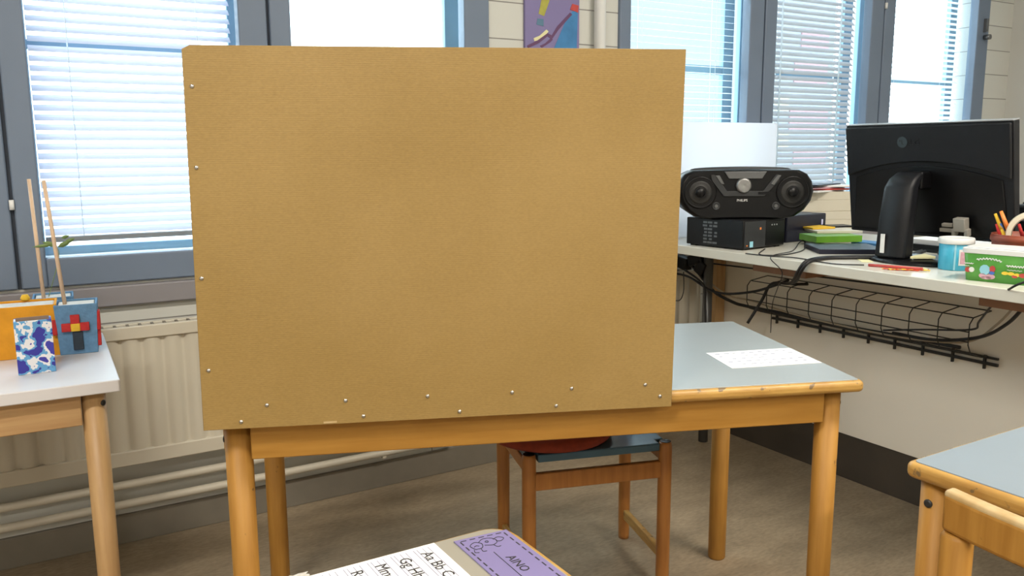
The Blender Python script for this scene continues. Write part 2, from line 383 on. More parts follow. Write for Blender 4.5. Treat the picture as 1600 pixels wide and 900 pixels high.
def blind(p, z0, tilt, m, label, pitch=.0243, ztop=ZT-.075, yc=2.470, group=None):
    a, b = p[0]+.006, p[1]-.006
    r = root_of('venetian_blind', ((a+b)/2, yc, z0), 0, label, 'blind', group)
    s = MB(); z = z0+.026; wdt = .0125
    while z < ztop-.03:
        pts = []
        for k in range(4):
            t = -1+2*k/3; u = wdt*t
            pts.append((u*math.cos(tilt), u*math.sin(tilt)+.0012*(1-t*t)))
        bot = [s.bm.verts.new((a, yc+q[0], z+q[1])) for q in pts]; top = [s.bm.verts.new((b, yc+q[0], z+q[1])) for q in pts]
        for k in range(3):
            fc = s.bm.faces.new((bot[k], bot[k+1], top[k+1], top[k])); fc.smooth = True
        z += pitch
    s.build('slats', m, r, world=True)
    MB().box((a, yc-.012, z0), (b, yc+.012, z0+.014)).build('bottom_rail', M_sill, r, .003, world=True)
    MB().box((a, yc-.014, ztop-.028), (b, yc+.014, ztop)).build('head_rail', M_white, r, .003, world=True)
    c = MB()
    for f in (.18, .82):
        x = a+(b-a)*f
        for dy in (-.0135, .0135): c.cyl((x, yc+dy, z0+.014), (x, yc+dy, ztop-.03), .0009 if m is not M_slatg else .0035, 5)
    c.build('ladder_cord', M_slatw, r, world=True)
    return r
T = R(42)
blind(W1P[0], .834, T, M_slat, 'white venetian blind in the far left pane, mostly out of view')
blind(W1P[1], .826, T, M_slat, 'white venetian blind behind the two plant stakes, left of the brown board')
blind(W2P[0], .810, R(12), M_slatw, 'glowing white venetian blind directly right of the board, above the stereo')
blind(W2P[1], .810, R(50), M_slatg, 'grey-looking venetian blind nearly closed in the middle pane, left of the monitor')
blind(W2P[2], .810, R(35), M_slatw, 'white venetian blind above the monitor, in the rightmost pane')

# daylight portals in the window openings (they only guide the sky light)
for x0, x1 in W1P+W2P:
    L = bpy.data.lights.new('window_portal', 'AREA'); L.shape = 'RECTANGLE'; L.size = x1-x0; L.size_y = ZT-.8; L.cycles.is_portal = True
    o = bpy.data.objects.new('window_portal', L); COL.objects.link(o); o.location = ((x0+x1)/2, 2.62, (ZT+.79)/2); o.rotation_euler = (R(-90), 0, 0)

# outside
tag(MB().box((-30, 3.2, -1.2), (60, 60, -1.0)).build('snowy_ground', M_snow), kind='structure')
fb = root_of('facade_building', (17.0, 15.0, -1.0), 0, 'grey building seen through the nearly closed blind left of the monitor', 'building')
MB().box((16.0, 14.6, -1.0), (18.3, 20, 9)).build('wall', M_facade, fb, world=True)
for xa, za, wd in ((16.9, .6, 1.2), (16.7, 1.55, 1.4), (16.8, 2.7, 1.2), (17.0, 3.5, 1.0)): MB().box((xa, 14.57, za), (xa+wd, 14.6, za+.5)).build('red_band', M_facred, fb, world=True)
for xa, za, wd in ((16.1, 1.1, .6), (16.1, 2.0, .55), (16.1, .2, .7)): MB().box((xa, 14.57, za), (xa+wd, 14.6, za+.4)).build('yellow_band', M_facyel, fb, world=True)

# ------------------------------------------------------------------ ceiling lamps (out of view, light the room)
for lx, ly in ((-.9, -1.9), (1.9, -1.9), (-.9, .1), (1.9, .1)):
    r = root_of('ceiling_lamp', (lx, ly, ZC), 0, 'long white ceiling lamp, the ' + ('rear ' if ly < -1 else 'front ') + ('left' if lx < 0 else 'right') + ' of four on the classroom ceiling', 'lamp', 'ceiling lamps')
    MB().box((-.62, -.09, -.05), (.62, .09, 0)).build('housing', M_white, r, .005)
    MB().box((-.60, -.07, -.062), (.60, .07, -.05)).build('diffuser', M_lamp, r)
    L = bpy.data.lights.new('lamp_light', 'AREA'); L.shape = 'RECTANGLE'; L.size = 1.2; L.size_y = .14; L.energy = LAMP_WATTS; L.color = LAMP_COLOUR
    o = bpy.data.objects.new('lamp_light', L); COL.objects.link(o); o.parent = r; o.location = (0, 0, -.066)

# ------------------------------------------------------------------ radiators and pipes
def radiator(x0, x1, label):
    z0, z1, yf, yb = .243, .613, 2.312, 2.368
    r = root_of('radiator', ((x0+x1)/2, (yf+yb)/2, z0), 0, label, 'radiator')
    s = MB(); n = int(round((x1-x0)/.05)); prof = []
    for k in range(n):
        xx = x0+k*(x1-x0)/n; w_ = (x1-x0)/n
        for f, d in ((0, .010), (.10, .009), (.24, .001), (.5, 0), (.76, .001), (.90, .009)): prof.append((xx+f*w_, yf+.004+d))
    prof.append((x1, yf+.014))
    rows = [z0+.040, z1-.034]
    vs = [[s.bm.verts.new((p[0], p[1], z)) for p in prof] for z in rows]
    for i in range(len(prof)-1):
        s.bm.faces.new((vs[0][i], vs[0][i+1], vs[1][i+1], vs[1][i])).smooth = True
    s.build('ribbed_panel', M_paint, r, world=True)
    MB().box((x0, yf, z0), (x1, yb, z0+.040)).box((x0, yf, z1-.034), (x1, yf+.012, z1)).box((x0, yb-.012, z0), (x1, yb, z1)).box((x0, yf+.006, z0), (x0+.01, yb, z1)).box((x1-.01, yf+.006, z0), (x1, yb, z1)).build('casing', M_paint, r, .003, world=True)
    g = MB(); k = x0+.02
    while k < x1-.03:
        g.box((k, yf+.012, z1-.006), (k+.006, yb-.012, z1-.001)); k += .03
    g.box((x0+.01, yf+.016, z0+.045), (x1-.01, yb-.014, z1-.012)).build('convector_grille', M_skirt, r, world=True)
    for bx_ in (x0+.2, x1-.24): MB().box((bx_, yb, z0+.05), (bx_+.04, WY-.001, z1-.03)).build('wall_bracket', M_paint, r, world=True)
radiator(-.75, 1.02, 'cream ribbed radiator under the left window, beside the white table')
radiator(1.50, 2.215, 'cream ribbed radiator end in the corner below the stereo, behind the cables')
def pipe(z, x1, label, drop):
    r = root_of('heating_pipe', (0, 2.355, z), 0, label, 'pipe')
    pts = [(XL+.05, 2.362, z), (x1-.03, 2.362, z), (x1-.008, 2.362, z+.002), (x1, 2.362, z+.02), (x1, 2.362, drop)]
    MB().tube(pts, .0115, 12).build('pipe_run', M_paint, r, world=True)
    for x in (-.6, .5, .93): MB().box((x, 2.355, z-.016), (x+.012, WY-.0005, z+.016)).build('pipe_clip', M_paint, r, world=True)
pipe(.122, 1.19, 'cream heating pipe along the wall, the lower of two, nearest the floor', .20)
pipe(.176, .985, 'cream heating pipe along the wall, the upper of two, just under the radiator', .243)
# white riser pipe on the brick pillar
MBp = MB().cyl((1.767, 2.372, .66), (1.767, 2.372, 2.74), .020, 16)
tag(MBp.build('riser_pipe', M_white), 'vertical white pipe on the brick pillar right of the purple artwork', 'pipe')

# purple artwork on the pillar
ax0, ax1, az0 = 1.479, 1.693, 1.372
art = root_of('wall_artwork', ((ax0+ax1)/2, 2.398, az0), 0, 'purple and blue abstract picture hanging on the white brick pillar above the board', 'picture')
def P_art(u, v): return (ax0+(ax1-ax0)*u, az0+.012+v*.19)
MB().box((ax0, 2.388, az0), (ax1, 2.399, az0+.34)).build('canvas', M_purple, art, .001, world=True)
def artpatch(pts, m, nm, y=2.3872):
    s = MB(); q = [P_art(*p) for p in pts]
    M = Matrix(((1, 0, 0, 0), (0, 0, -1, 2.388), (0, 1, 0, 0), (0, 0, 0, 1)))
    s.prism(q, 0.0, 2.388-y, M); return s.build(nm, m, art, world=True)
M_artblue = mat('artwork_blue', (0.06, 0.24, 0.52), .7, var=.25, scale=20); M_artyel = mat('artwork_olive', (0.44, 0.42, 0.08), .7, var=.2, scale=40)
M_artteal = mat('artwork_teal', (0.10, 0.20, 0.30), .7); M_artdk = mat('artwork_plum', (0.13, 0.06, 0.14), .7)
artpatch([(.52, .02), (.66, .0), (.95, .0), (.97, .75), (.80, .62), (.70, .42)], M_artblue, 'blue_patch')
artpatch([(.24, .58), (.34, .55), (.44, .82), (.30, .85)], M_artyel, 'olive_patch')
artpatch([(.20, .40), (.33, .38), (.33, .50), (.22, .50)], M_artteal, 'teal_patch')
artpatch([(.82, .70), (.97, .66), (.98, .78), (.86, .80)], M_redprint, 'red_patch', 2.3860)
artpatch([(.16, .12), (.30, .16), (.42, .30), (.38, .33), (.26, .22), (.15, .17)], M_note, 'yellow_patch', 2.3868)
artpatch([(.05, .0), (.25, .10), (.40, .22), (.48, .17), (.60, .34), (.86, .62), (.82, .65), (.58, .40), (.48, .24), (.40, .27), (.22, .14), (.03, .04)], M_artdk, 'plum_line', 2.3864)
artpatch([(.30, .02), (.45, .12), (.50, .17), (.46, .19), (.36, .10), (.26, .05)], M_artdk, 'plum_line', 2.3866)

# ------------------------------------------------------------------ pupil tables
TH = .62
def table(loc, rz, L, D, label, m_top, m_edge, m_leg, m_rail, group=None, corner=.012, h=TH, inset=.048):
    r = root_of('classroom_table', (loc[0], loc[1], 0), rz, label, 'table', group)
    x, y = L/2, D/2
    MB().prism(rrect(-x, -y, x, y, corner), h-.024, h-.0015).build('edge_lipping', m_edge, r, .008, 4)
    MB().prism(rrect(-x+.009, -y+.009, x-.009, y-.009, max(corner-.006, .004)), h-.010, h).build('tabletop', m_top, r, .0005, 1)
    for sx in (-1, 1):
        for sy in (-1, 1):
            cx, cy = sx*(x-inset), sy*(y-inset)
            MB().lathe([(.0195, 0), (.0220, .004), (.0232, h-.024)], (cx, cy, 0), 28).build('leg', m_leg, r)
            b = MB().lathe([(.006, 0), (.006, .003), (.003, .004)], (0, 0, 0), 12, Matrix.Translation((cx+sx*.0215, cy, h-.055)) @ Matrix.Rotation(R(90)*sx, 4, 'Y'))
            b.build('bolt_head', M_dgrey, r)
    ins = .030
    for sy in (-1, 1):
        MB().box((-x+.072, sy*(y-ins)-.011, h-.085), (x-.072, sy*(y-ins)+.011, h-.024)).build('apron', m_rail, r, .002)
    for sx in (-1, 1):
        MB().box((sx*(x-ins)-.011, -y+.072, h-.085), (sx*(x-ins)+.011, y-.072, h-.024)).build('apron', m_rail, r, .002)
    return r
ANG = R(-21); U = Vector((math.cos(ANG), math.sin(ANG), 0)); V = Vector((-math.sin(ANG), math.cos(ANG), 0))
RF = Vector((1.361, .976, 0)); TL, TD = 1.20, .58
c = RF - U*TL/2 + V*TD/2
table(c, ANG, TL, TD, 'grey-topped wooden table that carries the big brown board', M_grey, M_edge, M_wood, M_woodh)
table((.468-.6, .808-.29), 0, 1.2, .58, 'grey-topped table in the foreground with the purple name card on it', M_grey2, M_edge, M_wood, M_woodh, corner=.035)
table((1.047+.375, .683-.29), 0, .75, .58, 'blue-grey topped wooden table at the right edge behind a chair back', M_bluegrey, M_edge, M_wood, M_woodh, corner=.014, inset=.034)
wt = root_of('white_table', (.152-.5925, 1.739+.267, 0), R(-1.6), 'white-topped pale wood table under the left window, holding felt covered pots', 'table')
MB().prism(rrect(-.6, -.25, .6, .25, .006), TH-.024, TH).build('tabletop', M_whitetop, wt, .002)
for sx in (-1, 1):
    for sy in (-1, 1):
        MB().lathe([(.0180, 0), (.0205, .004), (.0222, TH-.024)], (sx*(.553 if sy < 0 else .562), sy*.203, 0), 28).build('leg', M_palewood, wt)
        MB().lathe([(.006, 0), (.006, .003), (.003, .004)], (0, 0, 0), 12, Matrix.Translation((sx*.553+.0145, sy*.203-.0145, TH-.05)) @ Matrix.Rotation(R(45), 4, 'Z') @ Matrix.Rotation(R(90), 4, 'X')).build('bolt_head', M_dgrey, wt)
for sy in (-1, 1): MB().box((-.53, sy*.215-.011, TH-.088), (.53, sy*.215+.011, TH-.024)).build('apron', M_palerail, wt, .002)
for sx in (-1, 1): MB().box((sx*.565-.011, -.18, TH-.088), (sx*.565+.011, .18, TH-.024)).build('apron', M_palerail, wt, .002)

# ------------------------------------------------------------------ the brown board (desk screen) screwed to the table edge
BP = RF - V*.0060                                   # a point of the board's back plane on the floor
def on_board(x, y, off=0.0):
    d = ray(x, y); P0 = BP - V*.004 ; t = (P0.x*V.x+P0.y*V.y)/(d.x*V.x+d.y*V.y); return Vector((d.x*t, d.y*t, EYE+d.z*t))
bl, br_, tl, tr_ = on_board(318, 673), on_board(1049, 635), on_board(283, 70), on_board(1072, 77)
def s_of(p): return (p-BP).dot(U)
sL = (s_of(bl)+s_of(tl))/2; sR = (s_of(br_)+s_of(tr_))/2
ds = root_of('desk_screen', (BP.x+U.x*(sL+sR)/2, BP.y+U.y*(sL+sR)/2, (bl.z+br_.z)/2), ANG, 'large upright brown hardboard screen fixed to the front edge of the middle table', 'screen')
z0, z1 = bl.z-ds.location.z, tl.z-ds.location.z
z0r, z1r = br_.z-ds.location.z, tr_.z-ds.location.z
hw = (sR-sL)/2
s = MB(); Mx = Matrix(((1, 0, 0, 0), (0, 0, -1, 0), (0, 1, 0, 0), (0, 0, 0, 1)))
s.prism([(s_of(bl)-(sL+sR)/2, z0), (s_of(br_)-(sL+sR)/2, z0r), (s_of(tr_)-(sL+sR)/2, z1r), (s_of(tl)-(sL+sR)/2+.012, z1), (s_of(tl)-(sL+sR)/2, z1-.006)], .0, .0045, Mx)
s.build('front_panel', M_board, ds, .0006, 1)
MB().box((-hw+.003, .0005, TH-ds.location.z+.002), (-hw+.010, .50, z1-.012)).build('side_panel', M_board, ds, .0006, 1)
MB().box((-hw+.010, .0, TH-ds.location.z+.002), (-hw+.028, .018, z1-.02)).build('corner_batten', M_wood, ds, .001)
dsM = Matrix.Translation(ds.location) @ Matrix.Rotation(ANG, 4, 'Z')
for px, py in ((300,135),(307,262),(315,435),(326,579),(377,659),(417,633),(540,626),(568,650),(668,619),(718,643),(800,613),(869,634),(893,607),(1008,601),(1031,619)):
    p = dsM.inverted() @ on_board(px, py)
    MB().lathe([(.0034, 0), (.0034, .0006), (.0024, .0018), (.0008, .0022)], (0, 0, 0), 12, Matrix.Translation((p.x, -.0045, p.z)) @ Matrix.Rotation(R(90), 4, 'X')).build('screw', M_chrome, ds)

pch = dsM.inverted() @ on_board(517, 660)
MB().box((pch.x-.012, -.0049, pch.z-.0010), (pch.x+.010, -.0044, pch.z+.0022)).build('edge_chip', M_worn, ds)

# ------------------------------------------------------------------ chairs
def chair(loc, rz, label, m_leg, m_seat, w=.34, d=.252, h=.362, back=.592, post=.0175):
    """front of the seat towards -y of its own frame, backrest at +y"""
    r = root_of('school_chair', (loc[0], loc[1], 0), rz, label, 'chair')
    for sx in (-1, 1):
        MB().lathe([(.0145, 0), (.0165, .01), (.0165, h-.012), (.0150, h-.002), (.011, h+.001)], (sx*w/2, -d/2, 0), 24).build('leg', m_leg, r)
        MB().lathe([(.0140, 0), (.0150, .01), (post, h), (post, back-.006), (post-.004, back)], (sx*w/2, d/2, 0), 24).build('leg', m_leg, r)
        MB().box((sx*w/2-.007, -d/2, .058), (sx*w/2+.007, d/2, .086)).build('side_stretcher', M_edge, r, .003)
    MB().box((-w/2, -d/2-.008, h-.088), (w/2, -d/2+.008, h-.046)).build('seat_rail', m_leg, r, .003)
    MB().box((-w/2, d/2-.008, h-.088), (w/2, d/2+.008, h-.046)).build('seat_rail', m_leg, r, .003)
    for sx in (-1, 1): MB().box((sx*w/2-.008, -d/2, h-.05), (sx*w/2+.008, d/2, h-.018)).build('seat_rail', m_leg, r, .003)
    for sx in (-1, 1): MB().lathe([(.0135, 0), (.0140, .0006), (.012, .0010), (.004, .0012)], (sx*w/2, -d/2, h+.001), 20).build('leg_cap', M_black, r)
    # seat board, with cut corners round the legs
    a = w/2; e = .019
    pts = [(-a+e, -d/2-.012), (a-e, -d/2-.012), (a-e, -d/2+e), (a+.004, -d/2+e), (a+.004, d/2-e), (a-e, d/2-e), (a-e, d/2+.004), (-a+e, d/2+.004), (-a+e, d/2-e), (-a-.004, d/2-e), (-a-.004, -d/2+e), (-a+e, -d/2+e)]
    MB().prism(pts, h-.018, h+.001).build('seat', m_seat, r, .003)
    n = 14; th = .022; pts = []
    def yb(t): return d/2 + .020*(1-t*t)
    L = w/2+.016
    out = [(L*t, yb(t)+th/2) for t in [-1+2*k/n for k in range(n+1)]]
    inn = [(L*t, yb(t)-th/2) for t in [1-2*k/n for k in range(n+1)]]
    MB().prism(out+inn, back, back+.048).build('backrest', m_leg, r, .006, 3)
    out2 = [(x, y-.001) for x, y in out]; inn2 = [(x, y+.001) for x, y in inn]
    MB().prism(out2+inn2, back+.040, back+.052).build('worn_top_edge', M_worn, r, .005, 3)
    return r
cr = R(-16.5)
FRp = Vector((1.300, 1.466, 0)); cu_, cv_ = Vector((math.cos(cr), math.sin(cr), 0)), Vector((-math.sin(cr), math.cos(cr), 0))
c1 = FRp - cu_*.17 + cv_*.126
ch = chair(c1, cr, 'wooden chair with a blue seat and dark red cushion, pushed under the middle table', M_chairwood, M_seatblue)
cush = MB().lathe([(.02, 0), (.13, .0), (.150, .006), (.158, .017), (.152, .029), (.12, .036), (.02, .038)], (0, 0, 0), 40)
cu = cush.build('seat_cushion', M_cushion); cp = c1 + cu_*(-.085) + cv_*(-.005); cu.location = (cp.x, cp.y, .3635)
tag(cu, 'round dark red cushion lying on the blue chair seat', 'cushion')
chair((.950+.126, .543-.17, 0), R(90), 'wooden chair with a curved, worn backrest, tucked in at the table on the right edge', M_wood, M_seatblue, post=.0185)

# ------------------------------------------------------------------ things on the foreground table
Z = TH+.0002
ab = root_of('alphabet_sheet', (.28, .72, Z), 0, 'white alphabet practice sheet with lined letter rows on the foreground table', 'paper')
x0, x1, y1, y0 = .083, .372, .797, .597
MB().box((x0, y0, Z), (x1, y1, Z+.0008)).build('sheet', M_paper, ab, world=True)
rows = ["Aa Bb Cc Dd Ee Ff", "Gg Hh Ii Jj Kk Ll", "Mm Nn Oo Pp Qq", "Rr Ss Tt Uu Vv", "Xx Yy Zz", "\u00c5\u00e5 \u00c4\u00e4 \u00d6\u00f6"]
ln = MB()
for i, t in enumerate(rows):
    xb = x1-.024-i*.0265
    text_obj(t, 'letter_row', .0185, M_ink, ab, frame_of((xb-ab.location.x, y1-.016-ab.location.y, .0011), (0, -1, 0), (1, 0, 0)), .0001, sx=.95)
    for dx in (-.004, 0, .007, .0135): ln.box((xb+dx-.0004, y0+.005, Z+.0008), (xb+dx+.0004, y1-.006, Z+.001))
ln.build('ruled_lines', M_grayink, ab, world=True)
nc = root_of('name_card', (.42, .70, Z), R(0), 'purple name card with a dashed black border, at the right of the foreground table', 'card')
A = Vector((.392, .788)); Bv = Vector((.457, .783)); dn = Vector((-.012, -1)).normalized(); du = (Bv-A).normalized(); CL = .24; CW = .064
q = [A, Bv, Bv+dn*CL, A+dn*CL]
MB().prism([(p.x, p.y) for p in q[::-1]], Z, Z+.0012).build('card', M_purple, nc, world=True)
dsh = MB(); zt = Z+.0012
def dash(p, q2, wd=.0016):
    t = (q2-p).normalized(); nrm = Vector((-t.y, t.x))*wd/2
    dsh.prism([(v.x, v.y) for v in (p-nrm, q2-nrm, q2+nrm, p+nrm)], zt, zt+.0002)
def dashed(p, q2, n):
    for k in range(n): dash(p+(q2-p)*((k+.1)/n), p+(q2-p)*((k+.72)/n))
def cp_(u, v): return A+du*u+dn*v
m_ = .005
dashed(cp_(m_, m_), cp_(CW-m_, m_), 5); dashed(cp_(m_, m_), cp_(m_, CL-m_), 17); dashed(cp_(CW-m_, m_), cp_(CW-m_, CL-m_), 17)
dsh.build('dashed_border', M_ink, nc, world=True)
dd = MB()
def doodle(pts, n=10):
    P = [cp_(*p) for p in pts]; dd.tube([(p.x, p.y, zt+.0002) for p in P], .00045, 5, 4)
doodle([(.012, .030), (.010, .020), (.018, .014), (.024, .020), (.020, .029), (.012, .030)])
doodle([(.022, .016), (.030, .010), (.040, .013), (.042, .022), (.034, .028), (.025, .025)])
doodle([(.040, .016), (.047, .013), (.052, .018), (.046, .023), (.041, .021)])
doodle([(.010, .030), (.008, .036), (.012, .038)]); doodle([(.018, .030), (.017, .037), (.021, .038)])
doodle([(.029, .018), (.031, .016), (.033, .018), (.031, .020), (.029, .018)]); doodle([(.034, .028), (.036, .034), (.040, .034)])
doodle([(.013, .024), (.016, .022), (.019, .024)])
pl, ql = cp_(.026, .044), cp_(.024, .20); dd.tube([(pl.x, pl.y, zt+.0002), (ql.x, ql.y, zt+.0002)], .0004, 5)
dd.build('line_drawing', M_ink, nc, world=True)
pt = cp_(.031, .060)
text_obj('AINO', 'handwritten_name', .0155, M_ink, nc, frame_of((pt.x-nc.location.x, pt.y-nc.location.y, .0015), (dn.x, dn.y, 0), (du.x, du.y, 0)), .0001, sx=.95)
# crumpled clear wrapper at the bottom edge
wr = MB(); n = 14; g = []
for i in range(n):
    g.append([wr.bm.verts.new((.145+.085*i/(n-1)+random.uniform(-.002, .002), .778+.028*j/7+random.uniform(-.002, .002), Z+.0005+abs(math.sin(i*1.7+j*2.1))*.007*math.sin(math.pi*(i+.5)/n)*math.sin(math.pi*(j+.5)/8))) for j in range(8)])
for i in range(n-1):
    for j in range(7): wr.bm.faces.new((g[i][j], g[i+1][j], g[i+1][j+1], g[i][j+1]))
wo = wr.build('plastic_wrapper', M_clear); tag(wo, 'crumpled translucent plastic wrapper at the left of the foreground table, beyond the alphabet sheet', 'wrapper')
so = wo.modifiers.new('thickness', 'SOLIDIFY'); so.thickness = .0005; so.offset = 1

# sheet on the middle table
ps = root_of('printed_sheet', (1.33, 1.19, Z), 0, 'small white printed sheet lying on the grey tabletop right of the board', 'paper')
q = [on_z(px, py, Z) for px, py in ((1103,552),(1144,576),(1284,567),(1233,544))]
MB().prism([(p.x, p.y) for p in q], Z, Z+.0008).build('sheet', M_paper, ps, world=True)
pk = MB(); e1 = q[3]-q[0]; e2 = q[1]-q[0]
for i in range(9):
    for j in range(5):
        if random.random() < .8:
            o_ = q[0]+e1*(.07+.1*i)+e2*(.12+.17*j); wd = random.uniform(.03, .065)
            a_, b_ = e1*wd, e2*.03
            pk.prism([(v.x, v.y) for v in (o_, o_+a_, o_+a_+b_, o_+b_)], Z+.0008, Z+.001)
pk.build('small_print', M_grayink, ps, world=True)

# ------------------------------------------------------------------ pots on the white table
def open_box(parent, lo, hi, m, name='pot_wall', t=.004):
    (ax, ay, az), (bx, by, bz) = lo, hi
    s = MB(); s.box(lo, (bx, ay+t, bz)); s.box((ax, by-t, az), hi); s.box((ax, ay+t, az), (ax+t, by-t, bz)); s.box((bx-t, ay+t, az), (bx, by-t, bz)); s.box((ax+t, ay+t, az), (bx-t, by-t, az+t))
    return s.build(name, m, parent, .001)
def zrot(px): return 0
# camouflage box
M_camo = ramp_mat('camouflage_print', [(0, (0.035, 0.035, 0.33)), (.45, (0.12, 0.36, 0.66)), (.51, (0.80, 0.80, 0.84)), (.585, (0.05, 0.045, 0.38))], 30, .6, 3.0, (3.3, 1.2, .4), .1)
pb = on_z(29, 587, Z); pb2 = on_z(88, 580, Z); wd = (pb2-pb).length
r = root_of('camouflage_box', ((pb.x+pb2.x)/2, (pb.y+pb2.y)/2, Z), math.atan2(pb2.y-pb.y, pb2.x-pb.x)-R(0), 'small open box in blue and white camouflage paper, frontmost on the white table', 'box')
open_box(r, (-wd/2, 0, 0), (wd/2, .042, .107), M_camo, 'covered_wall'); MB().box((-wd/2+.004, .0045, .006), (wd/2-.004, .0055, .107)).box((-wd/2+.004, .036, .006), (wd/2-.004, .0375, .109)).build('card_lining', M_cardbrown, r)
# orange box behind it
r = root_of('orange_box', (-.012, 2.075, Z), R(-4), 'orange felt covered open box behind the camouflage box on the white table', 'box')
open_box(r, (-.055, -.04, 0), (.080, .055, .112), M_orange, 'felt_wall', .005)
MB().box((-.049, -.034, .085), (.075, .049, .108)).build('filling', M_soil, r, .003)
MB().lathe([(.008, 0), (.010, .004), (.006, .012)], (.018, .0525, .112), 12).build('felt_knob', M_feltyellow, r)
MB().box((.080, -.030, .02), (.084, .0, .08)).build('yellow_flap', M_feltyellow, r, .001)
r = root_of('pale_box', (-.100, 2.20, Z), R(6), 'pale topped orange box cut by the left picture edge', 'box')
open_box(r, (-.05, -.04, 0), (.055, .05, .128), M_orange, 'felt_wall', .005); MB().box((-.044, -.034, .11), (.049, .044, .124)).build('filling', M_soil, r, .003)
# blue pots
def blue_pot(loc, rz, w_, h_, label, tall):
    r = root_of('felt_plant_pot', loc, rz, label, 'plant pot', 'blue felt pots')
    s = MB(); t = .004; a = w_/2; b = a*.88
    def ring(k, z): return [(-k, -k, z), (k, -k, z), (k, k, z), (-k, k, z)]
    v = [[s.bm.verts.new(p) for p in ring(k, z)] for k, z in ((b, 0), (a, h_), (a-t, h_), (b-t, .004))]
    for i in range(3):
        for k in range(4): s.bm.faces.new((v[i][k], v[i][(k+1) % 4], v[i+1][(k+1) % 4], v[i+1][k]))
    s.bm.faces.new(v[0][::-1]); s.bm.faces.new(v[3]); s.build('felt_wall', M_feltblue, r, .0015)
    MB().box((-a+.006, -a+.006, h_-.020), (a-.006, a-.006, h_-.004)).build('filling', M_soil, r, .002)
    return r, a
p1, a = blue_pot((.105, 2.055, Z), R(-6), .084, .110, 'blue felt plant pot with a red cross and yellow square, nearest the table edge', .30)
def patch(parent, x0, z0, x1, z1, m, nm, y): MB().box((x0, y-.004, z0), (x1, y+.003, z1)).build(nm, m, parent, .0012)
f0 = -a-.0006
patch(p1, -.030, .052, -.012, .070, M_feltred, 'red_petal', f0); patch(p1, .006, .052, .024, .070, M_feltred, 'red_petal', f0); patch(p1, -.012, .068, .006, .088, M_feltred, 'red_petal', f0)
patch(p1, -.012, .052, .006, .069, M_feltyellow, 'yellow_centre', f0-.0006); patch(p1, -.010, .010, .010, .050, M_feltblack, 'dark_stem', f0+.003)
MB().box((a-.004, -a+.002, .050), (a+.004, -a+.030, .092)).box((a-.006, -a+.006, .014), (a+.003, -a+.026, .052)).build('red_side_patch', M_feltred, p1, .002)
MB().box((-a-.006, -a+.002, .045), (-a+.004, -a+.030, .078)).build('red_side_patch', M_feltred, p1, .002)
p2, a2 = blue_pot((.066, 2.185, Z), R(-3), .084, .110, 'blue felt plant pot standing behind, half hidden by the orange box', .30)
patch(p2, .006, .080, .030, .098, M_feltred, 'red_petal', -a2-.0006)
# stakes: lower end in the pot filling, top end in the pot's depth
def stake(bot, top, label):
    o = MB().cyl(bot, top, .0042, 12).build('plant_stake', M_dowel); tag(o, label, 'plant stake')
t2 = on_y(45, 280, 2.22); b2 = on_y(68, 462, 2.175); b2.z = TH+.104
stake(b2, t2, 'thin wooden stake standing in the rear blue pot, the left one')
t1 = on_y(68, 282, 2.09); b1 = on_y(101, 470, 2.058); b1.z = TH+.104
stake(b1, t1, 'thin wooden stake leaning in the front blue pot, the right one')
sp = root_of('seedling', (.07, 2.19, TH+.1), 0, 'small green seedling on a thin stem, growing from the rear blue pot', 'plant')
sb = on_y(84, 462, 2.19); mid = on_y(92, 400, 2.19); tp = on_y(84, 382, 2.19)
MB().tube([(sb.x-.012, 2.19, TH+.1), mid, tp], .0009, 6, 5).build('stem', M_leaf, sp, world=True)
def leaf(p, q, w_):
    p, q = Vector(p), Vector(q); d = q-p; sd = d.cross(Vector((0, 1, .35))).normalized()*w_
    s = MB(); L = [p, p+d*.3+sd, p+d*.65+sd*.9, q, p+d*.65-sd*.9, p+d*.3-sd]; c_ = s.bm.verts.new(p+d*.5+Vector((0, -.003, 0)))
    v = [s.bm.verts.new(x) for x in L]
    for i in range(6): s.bm.faces.new((v[i], v[(i+1) % 6], c_))
    o = s.build('leaf', M_leaf, sp, world=True); m_ = o.modifiers.new('thickness', 'SOLIDIFY'); m_.thickness = .0006
for a_, b_, w_ in (((84, 382), (50, 386), .004), ((88, 384), (66, 378), .006), ((90, 386), (112, 376), .006), ((100, 380), (117, 372), .005), ((96, 372), (108, 368), .004)):
    leaf(on_y(*a_, 2.19), on_y(*b_, 2.19), w_)

# ------------------------------------------------------------------ counter by the window
CZ, CX0, CX1, CY0, CY1 = .75, 1.842, 2.66, -.9, 2.30
cn = root_of('long_desk', (2.25, .7, 0), 0, 'long white-topped desk along the right with a cream back panel, carrying the stereo and monitor', 'desk')
MB().box((CX0, CY0, CZ-.028), (CX1, CY1, CZ)).build('worktop', M_counter, cn, .002, world=True)
MB().box((2.24, CY0+.05, .148), (2.258, 2.225, CZ-.028)).build('back_panel', M_panel, cn, .001, world=True)
MB().box((2.246, CY0+.05, 0), (2.256, 2.215, .148)).build('plinth', M_dark, cn, world=True)
ra_, rb_ = on_x(1107, 411, 2.15), on_x(1600, 472, 2.15)
MB().cyl(ra_, ra_.lerp(rb_, 1.3), .0028, 8).build('steel_rail', M_wire, cn, world=True)
for y in (1.70, 1.0, .2): MB().box((1.93, y-.10, CZ-.062), (2.24, y+.10, CZ-.028)).build('wood_bearer', M_brownblock, cn, .002, world=True)
for y in (2.17, .35, -.75): MB().cyl((2.105, y, 0), (2.105, y, CZ-.028), .017, 20).build('leg', M_chrome if y < 2 else M_silver, cn, world=True)
MB().box((2.19, 2.215, .15), (2.236, 2.245, CZ-.028)).build('post', M_palewood, cn, .002, world=True)

